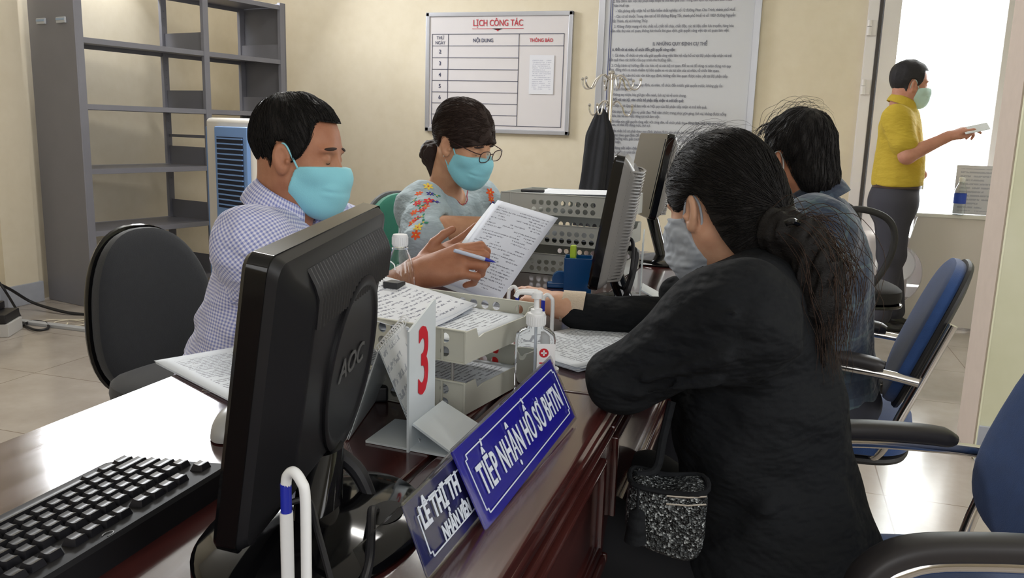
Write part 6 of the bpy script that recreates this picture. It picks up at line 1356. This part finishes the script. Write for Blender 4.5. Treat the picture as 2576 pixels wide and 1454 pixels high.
# ------------------------------------------------------------------ 5. man in yellow polo by the door
def person_5():
    YD = 5.62; a_ = lambda x, y, d=0.0: at(x, y, YD + d)
    root = person('man in yellow polo and dark trousers standing by the door, holding out a slip', (a_(2250, 600).x, YD))
    hc = a_(2286, 214); M = head_matrix(hc, 12, 4, 0); neck = a_(2266, 275)
    Ms, core, full, nl = head_skin_part(M, neck, s=1.05, neck_r=(0.060, 0.066))
    fwd = dirv(5); chest, pel = a_(2262, 350), a_(2255, 470); sr, sl = a_(2256, 300, -0.18), a_(2276, 296, 0.18)
    er, wr = a_(2282, 392, -0.24), a_(2384, 344, -0.20); el_, wl = a_(2285, 400, 0.22), a_(2320, 440, 0.20)
    body = [(xform(full, Ms), *bbox([hc, neck], 0.18), 0.0042)]
    kr = a_(2415, 330, -0.2); hf, tips, tt = hand(wr, kr - wr, (0.2, 0.35, -1), [(0.3, 0.5, 0.3), (0.7, 1.1, 0.6), (0.85, 1.2, 0.7), (0.95, 1.2, 0.7)], ((0.9, 0.2, 0.40), (0.4, -0.2, -0.1), (0.2, -0.15, -0.1)), 1.02, side=1, spread=0.04)
    body.append((union([cap(sr.lerp(er, 0.3), er, 0.052, 0.046), (cap(er, wr, 0.047, 0.030), 0.02)] + hf), *bbox([sr, er, wr, kr, *tips, tt], 0.07), 0.0042)); body.append((cap(el_, wl, 0.042, 0.03), *bbox([el_, wl], 0.05), 0.006)); sdf_obj('body', body, skin_mat('skin_rosy_tan', lin(196, 142, 122), lin(184, 128, 108)), root)  # rosy tan skin with random deeper patches
    L = torso(pel + V((0, 0, 0.02)), chest, neck + V((0, 0, -0.03)), sl, sr, fwd, 1.0, 1.06, 0.015) + [(cap(sr, sr.lerp(er, 0.66), 0.078, 0.076), 0.04), (cap(sl, sl.lerp(el_, 0.6), 0.076, 0.070), 0.05)]
    f = displaced(union(L), waves(71, 16, 0.005, 8), waves(72, 45, 0.0015, 6)); f = inter(f, plane(a_(2255, 468), (0.05, 0, -1)), 0.01); f = sub(f, cap(neck, hc, 0.066, 0.09), 0.008)
    M_Y = mat('yellow_pique_cotton', lin(192, 166, 56), 0.85); crumple(M_Y, 7.0, 0.5, 0.04); sdf_obj('polo_shirt', [(f, *bbox([pel, chest, neck, sl, sr, er, el_], 0.2), 0.008)], M_Y, root, sm=2)
    ax = (hc - neck).normalized(); collar(root, neck + ax * 0.045, ax, fwd, 0.070, 0.092, 0.05, M_Y, gap=0.35)
    hip = a_(2248, 500); Lg = [ell(hip + V((0, 0, -0.03)), (0.145, 0.170, 0.15), Rax(fwd, (0, 0, 1))), (cap(hip + V((0, 0, 0.02)), a_(2255, 468), 0.13, 0.13), 0.03)]
    for s, kx, fx, d in ((-1, 2246, 2216, -0.09), (1, 2238, 2250, 0.10)):
        k = a_(kx, 640, d); an = V((a_(fx, 790, d).x, YD + d, 0.10)); Lg += [(cap(hip + V((0, d, -0.02)), k, 0.105, 0.080), 0.05), (cap(k, an, 0.070, 0.060), 0.03)]; shoe(None, 'shoe', (an.x - 0.03, an.y, 0), fwd, mat('black_leather', lin(24, 24, 26), 0.3), root)
    f = displaced(union(Lg), waves(81, 18, 0.004, 7, (1, 1, 0.6))); f = inter(f, plane(a_(2255, 462), (0, 0, 1)), 0.004)
    sdf_obj('trousers', [(f, *bbox([hip + V((0, 0, 0.1)), a_(2190, 800), a_(2280, 800)], 0.30), 0.009)], mat('charcoal_trousers', lin(58, 58, 68), 0.85), root)
    mb = MB(); I = root.matrix_basis.inverted(); c = I @ a_(2256, 465); rg = [c + V((0.138 * math.cos(t), 0.158 * math.sin(t), 0)) for t in np.linspace(0, 2 * PI, 40, endpoint=False)]; mb.add([p + V((0, 0, -0.018)) for p in rg] + [p + V((0, 0, 0.018)) for p in rg], [(i, (i + 1) % 40, 40 + (i + 1) % 40, 40 + i) for i in range(40)]); mb.build('belt', mat('brown_leather_belt', lin(70, 54, 52), 0.35), root, solid=0.004)
    MB().box(c + V((0.142, -0.0, 0)), (0.012, 0.045, 0.04), bev=0.004).build('belt_buckle', M_CHR, root)
    hair_part(root, Ms, core, SHORT, 0.012, hair_mat('soft_black_hair', (0.018, 0.017, 0.020), (0.035, 0.033, 0.038)), amp=0.001, comb_n=0, res=0.0045, front=0.006); face_bits(root, Ms, core, True, True); mask_part(root, Ms, core, mat('overexposed_mint_mask', lin(190, 220, 216), 0.8))  # mask colour paled so overexposure by the doorway is in the paint
    sl_ = MB(); p = a_(2456, 323, -0.22); so = sl_.box((0, 0, 0), (0.13, 0.06, 0.004), bev=0.001).build('paper_slip', mat('white_paper', lin(222, 226, 232), 0.7), None); so.location = p; so.rotation_euler = (0.7, -0.25, 0.1)
    tag(so, 'small white slip held in the outstretched hand of the man in yellow', 'paper')
person_5()
# ================================================================== CHAIRS
M_BLUE = mat('royal_blue_upholstery', lin(34, 66, 118), 0.85, noise=0.08, nscale=40, sheen=0.25, bump=0.15, bscale=500)
M_GREYF = mat('charcoal_upholstery', lin(44, 46, 50), 0.9, noise=0.05, nscale=60, sheen=0.25, bump=0.15, bscale=500)
M_GREENF = mat('green_upholstery', lin(52, 124, 104), 0.9, noise=0.05, nscale=50, sheen=0.2)
def cushion(mb, w_, h_, th, M, e=3.0, bulge=0.012, taper=0.0, n=48, curve=0.0):
    """superelliptic pad: x right, y up, z thick"""
    rings = []
    for k, (sc, z) in enumerate(((0.90, -th / 2), (0.985, -th * 0.36), (1.0, 0), (0.985, th * 0.34), (0.93, th * 0.5), (0.80, th * 0.5 + bulge * 0.4), (0.5, th * 0.5 + bulge * 0.8), (0.15, th * 0.5 + bulge))):
        r = []
        for a in np.linspace(0, 2 * PI, n, endpoint=False):
            x = math.copysign(abs(math.cos(a)) ** (2 / e), math.cos(a)) * w_ / 2 * sc; y = math.copysign(abs(math.sin(a)) ** (2 / e), math.sin(a)) * h_ / 2 * sc
            x *= 1 - taper * (y / h_ + 0.5); r.append((x, y, z - curve * (x / (w_ / 2)) ** 2 * -1))
        rings.append(r)
    return loft(mb, rings, M)
def visitor_chair(label, loc, rz):
    """faces local -x"""
    c = thing('visitor_chair', label, 'chair', loc, rz, None)
    cs = MB(); cushion(cs, 0.41, 0.44, 0.06, T(-0.02, 0, 0.445) @ rotz(-PI / 2), 3.6, 0.014); cs.build('seat', M_BLUE, c)
    sh = MB(); cushion(sh, 0.40, 0.43, 0.02, T(-0.02, 0, 0.405) @ rotz(-PI / 2), 3.6, 0.0); sh.build('seat_pan', M_BT, c)
    tl = math.radians(20); BM = T(0.195, 0, 0.705) @ frame((0, -1, 0), (math.sin(tl), 0, math.cos(tl)), (-math.cos(tl), 0, math.sin(tl)), (0, 0, 0))
    b = MB(); cushion(b, 0.41, 0.375, 0.034, BM, 3.0, 0.008, 0.12, curve=0.012); b.build('backrest', M_BLUE, c)
    b = MB(); cushion(b, 0.425, 0.39, 0.018, BM @ T(0, 0, -0.020) @ Matrix.Rotation(PI, 4, 'Y'), 3.0, 0.01, 0.12, curve=-0.012); b.build('back_shell', M_BT, c)
    for s in (-1, 1):
        y = 0.212 * s; f = MB()
        f.tube([(0.24, y * 0.8, 0.02), (0.20, y, 0.014), (-0.16, y, 0.014), (-0.24, y, 0.05), (-0.225, y, 0.30), (-0.215, y, 0.56), (-0.16, y, 0.625), (-0.06, y, 0.638), (0.10, y, 0.632), (0.19, y, 0.622)], 0.0115, 14, sm=6)
        f.build('side_frame', M_CHR, c)
        st = MB(); st.tube([(-0.10, y * 0.62, 0.40), (0.05, y * 0.66, 0.395), (0.12, y * 0.85, 0.42), (0.165, y * 0.93, 0.54), (0.245, y * 0.93, 0.76)], 0.011, 12, sm=6); st.build('back_support', M_CHR, c)
        ar = MB(); ap = [(-0.225, y, 0.555), (-0.212, y, 0.615), (-0.16, y, 0.652), (-0.05, y, 0.660), (0.06, y, 0.656), (0.115, y, 0.648)]; P = smooth_path([V(p) for p in ap], 6); rings = []
        for i, p in enumerate(P):
            t = (P[min(i + 1, len(P) - 1)] - P[max(i - 1, 0)]).normalized(); nrm = V((0, 1, 0)).cross(t); k = min(1.0, 0.55 + i / 8, 0.6 + (len(P) - 1 - i) / 4)
            rings.append([tuple(p + V((0, 1, 0)) * a * k + nrm * bb * k) for a, bb in oval2(0.024, 0.0155)])
        loft(ar, rings); ar.build('armrest', M_BT2, c)
    x = MB(); x.tube([(0.235, -0.19, 0.018), (0.262, -0.12, 0.018), (0.262, 0.12, 0.018), (0.235, 0.19, 0.018)], 0.0115, 12, sm=5); x.tube([(-0.10, -0.145, 0.395), (-0.10, 0.145, 0.395)], 0.010, 10); x.build('cross_bar', M_CHR, c)
    return c
def oval2(a, b, n=16, e=2.8): return [(math.copysign(abs(math.cos(t)) ** (2 / e), math.cos(t)) * a, math.copysign(abs(math.sin(t)) ** (2 / e), math.sin(t)) * b) for t in np.linspace(0, 2 * PI, n, endpoint=False)]
M_BT2 = mat('soft_black_armrest', lin(44, 42, 44), 0.45)
visitor_chair('blue visitor chair with chrome arms under the man in the plaid shirt', (0.185, 2.26, 0), math.radians(-7))
visitor_chair('blue visitor chair with black armrests under the woman in black, cut by the right edge', (0.290, 1.335, 0), math.radians(17))
def office_chair(label, loc, rz, fab, w_=0.46, h_=0.52, zb=0.74, arms=False, tl=8, taper=0.22, shell=None):
    """faces local +x"""
    c = thing('office_chair', label, 'chair', loc, rz); shell = shell or M_BG
    s = MB(); cushion(s, 0.48, 0.47, 0.07, T(0.02, 0, 0.455) @ rotz(PI / 2), 3.0, 0.015); s.build('seat', fab, c)
    s = MB(); cushion(s, 0.49, 0.48, 0.02, T(0.02, 0, 0.412) @ rotz(PI / 2), 3.0, 0.0); s.build('seat_pan', shell, c)
    t = math.radians(tl); BM = T(-0.23, 0, zb) @ frame((0, 1, 0), (-math.sin(t), 0, math.cos(t)), (math.cos(t), 0, math.sin(t)), (0, 0, 0))
    b = MB(); cushion(b, w_, h_, 0.045, BM, 2.5, 0.012, taper, curve=0.03); b.build('backrest', fab, c)
    b = MB(); cushion(b, w_ + 0.022, h_ + 0.022, 0.026, BM @ T(0, 0, -0.026) @ Matrix.Rotation(PI, 4, 'Y'), 2.5, 0.008, taper, curve=-0.03); b.build('back_shell', shell, c)
    p = MB(); p.tube([(-0.02, 0, 0.40), (-0.22, 0, 0.40), (-0.285, 0, 0.50), (-0.275, 0, 0.68)], 0.018, 12, sm=5); p.build('back_bracket', M_BT, c)
    p = MB(); p.tube([(0, 0, 0.09), (0, 0, 0.40)], 0.025, 16); p.build('gas_column', M_BT, c)
    for k in range(5):
        a = k * 2 * PI / 5 + 0.3; d = V((math.cos(a), math.sin(a), 0)); l = MB(); l.tube([V((0, 0, 0.10)), d * 0.15 + V((0, 0, 0.095)), d * 0.29 + V((0, 0, 0.07))], [0.028, 0.022, 0.015], 10); lo = l.build('base_leg', M_BT, c)
        w2 = MB(); w2.lathe([(0.001, -0.018), (0.026, -0.018), (0.028, 0), (0.026, 0.018), (0.001, 0.018)], 18, T(d.x * 0.29, d.y * 0.29, 0.028) @ rotz(a) @ Matrix.Rotation(PI / 2, 4, 'X')); w2.build('caster', M_BG, lo)
    if arms:
        for s_ in (-1, 1):
            y = 0.26 * s_; r = MB(); r.tube([(-0.14, y * 0.75, 0.43), (-0.16, y, 0.47), (-0.17, y, 0.62), (-0.15, y, 0.80), (-0.05, y, 0.86), (0.08, y, 0.83), (0.13, y, 0.75), (0.11, y, 0.62), (0.02, y, 0.47), (0.0, y * 0.75, 0.43)], 0.015, 12, sm=6); r.build('armrest', M_BT, c)
    return c
oc = at(350, 800, 1.85)
office_chair('black office chair with tall charcoal backrest behind the man clerk', (oc.x + 0.23, 1.85, 0), math.radians(-12), M_GREYF, 0.45, 0.46, 0.635, tl=9, taper=0.30)
gc = at(985, 640, 2.72)
office_chair('green upholstered office chair behind the woman clerk', (gc.x + 0.20, 2.72, 0), math.radians(-30), M_GREENF, 0.42, 0.44, 0.70, shell=mat('grey_plastic_shell', lin(92, 94, 98), 0.35))
office_chair('black office chair with looped armrest beyond the man in the plaid shirt', (0.34, 4.25, 0), math.radians(12), mat('black_mesh_fabric', lin(30, 30, 32), 0.8), 0.40, 0.40, 0.70, arms=True)
# ================================================================== GROUPS OF REPEATS
GROUPS = {'visitor_chair': 'blue visitor chairs on the customer side', 'pen_holder': 'white hook pen holders on the desk', 'document_tray': 'perforated document trays on the desks',
 'computer_monitor': 'computer monitors along the desks', 'paper_stack': 'stacks of paper on the desks and in the trays', 'binder_clip': 'black binder clips', 'office_desk': 'dark varnished office desks',
 'office_chair': 'office chairs behind and beyond the desks', 'desk_sign': 'blue desk signs', 'monitor_cable': 'cables behind the monitors', 'number_stand': 'acrylic number stands', 'power_cable': 'black cables on the floor at the left',
 'ballpoint_pen': 'ballpoint pens', 'person': 'people in the office'}
for o in list(COL.objects):
    b = o.name.split('.')[0]
    if o.parent is None and b in GROUPS and 'label' in o: o['group'] = GROUPS[b]
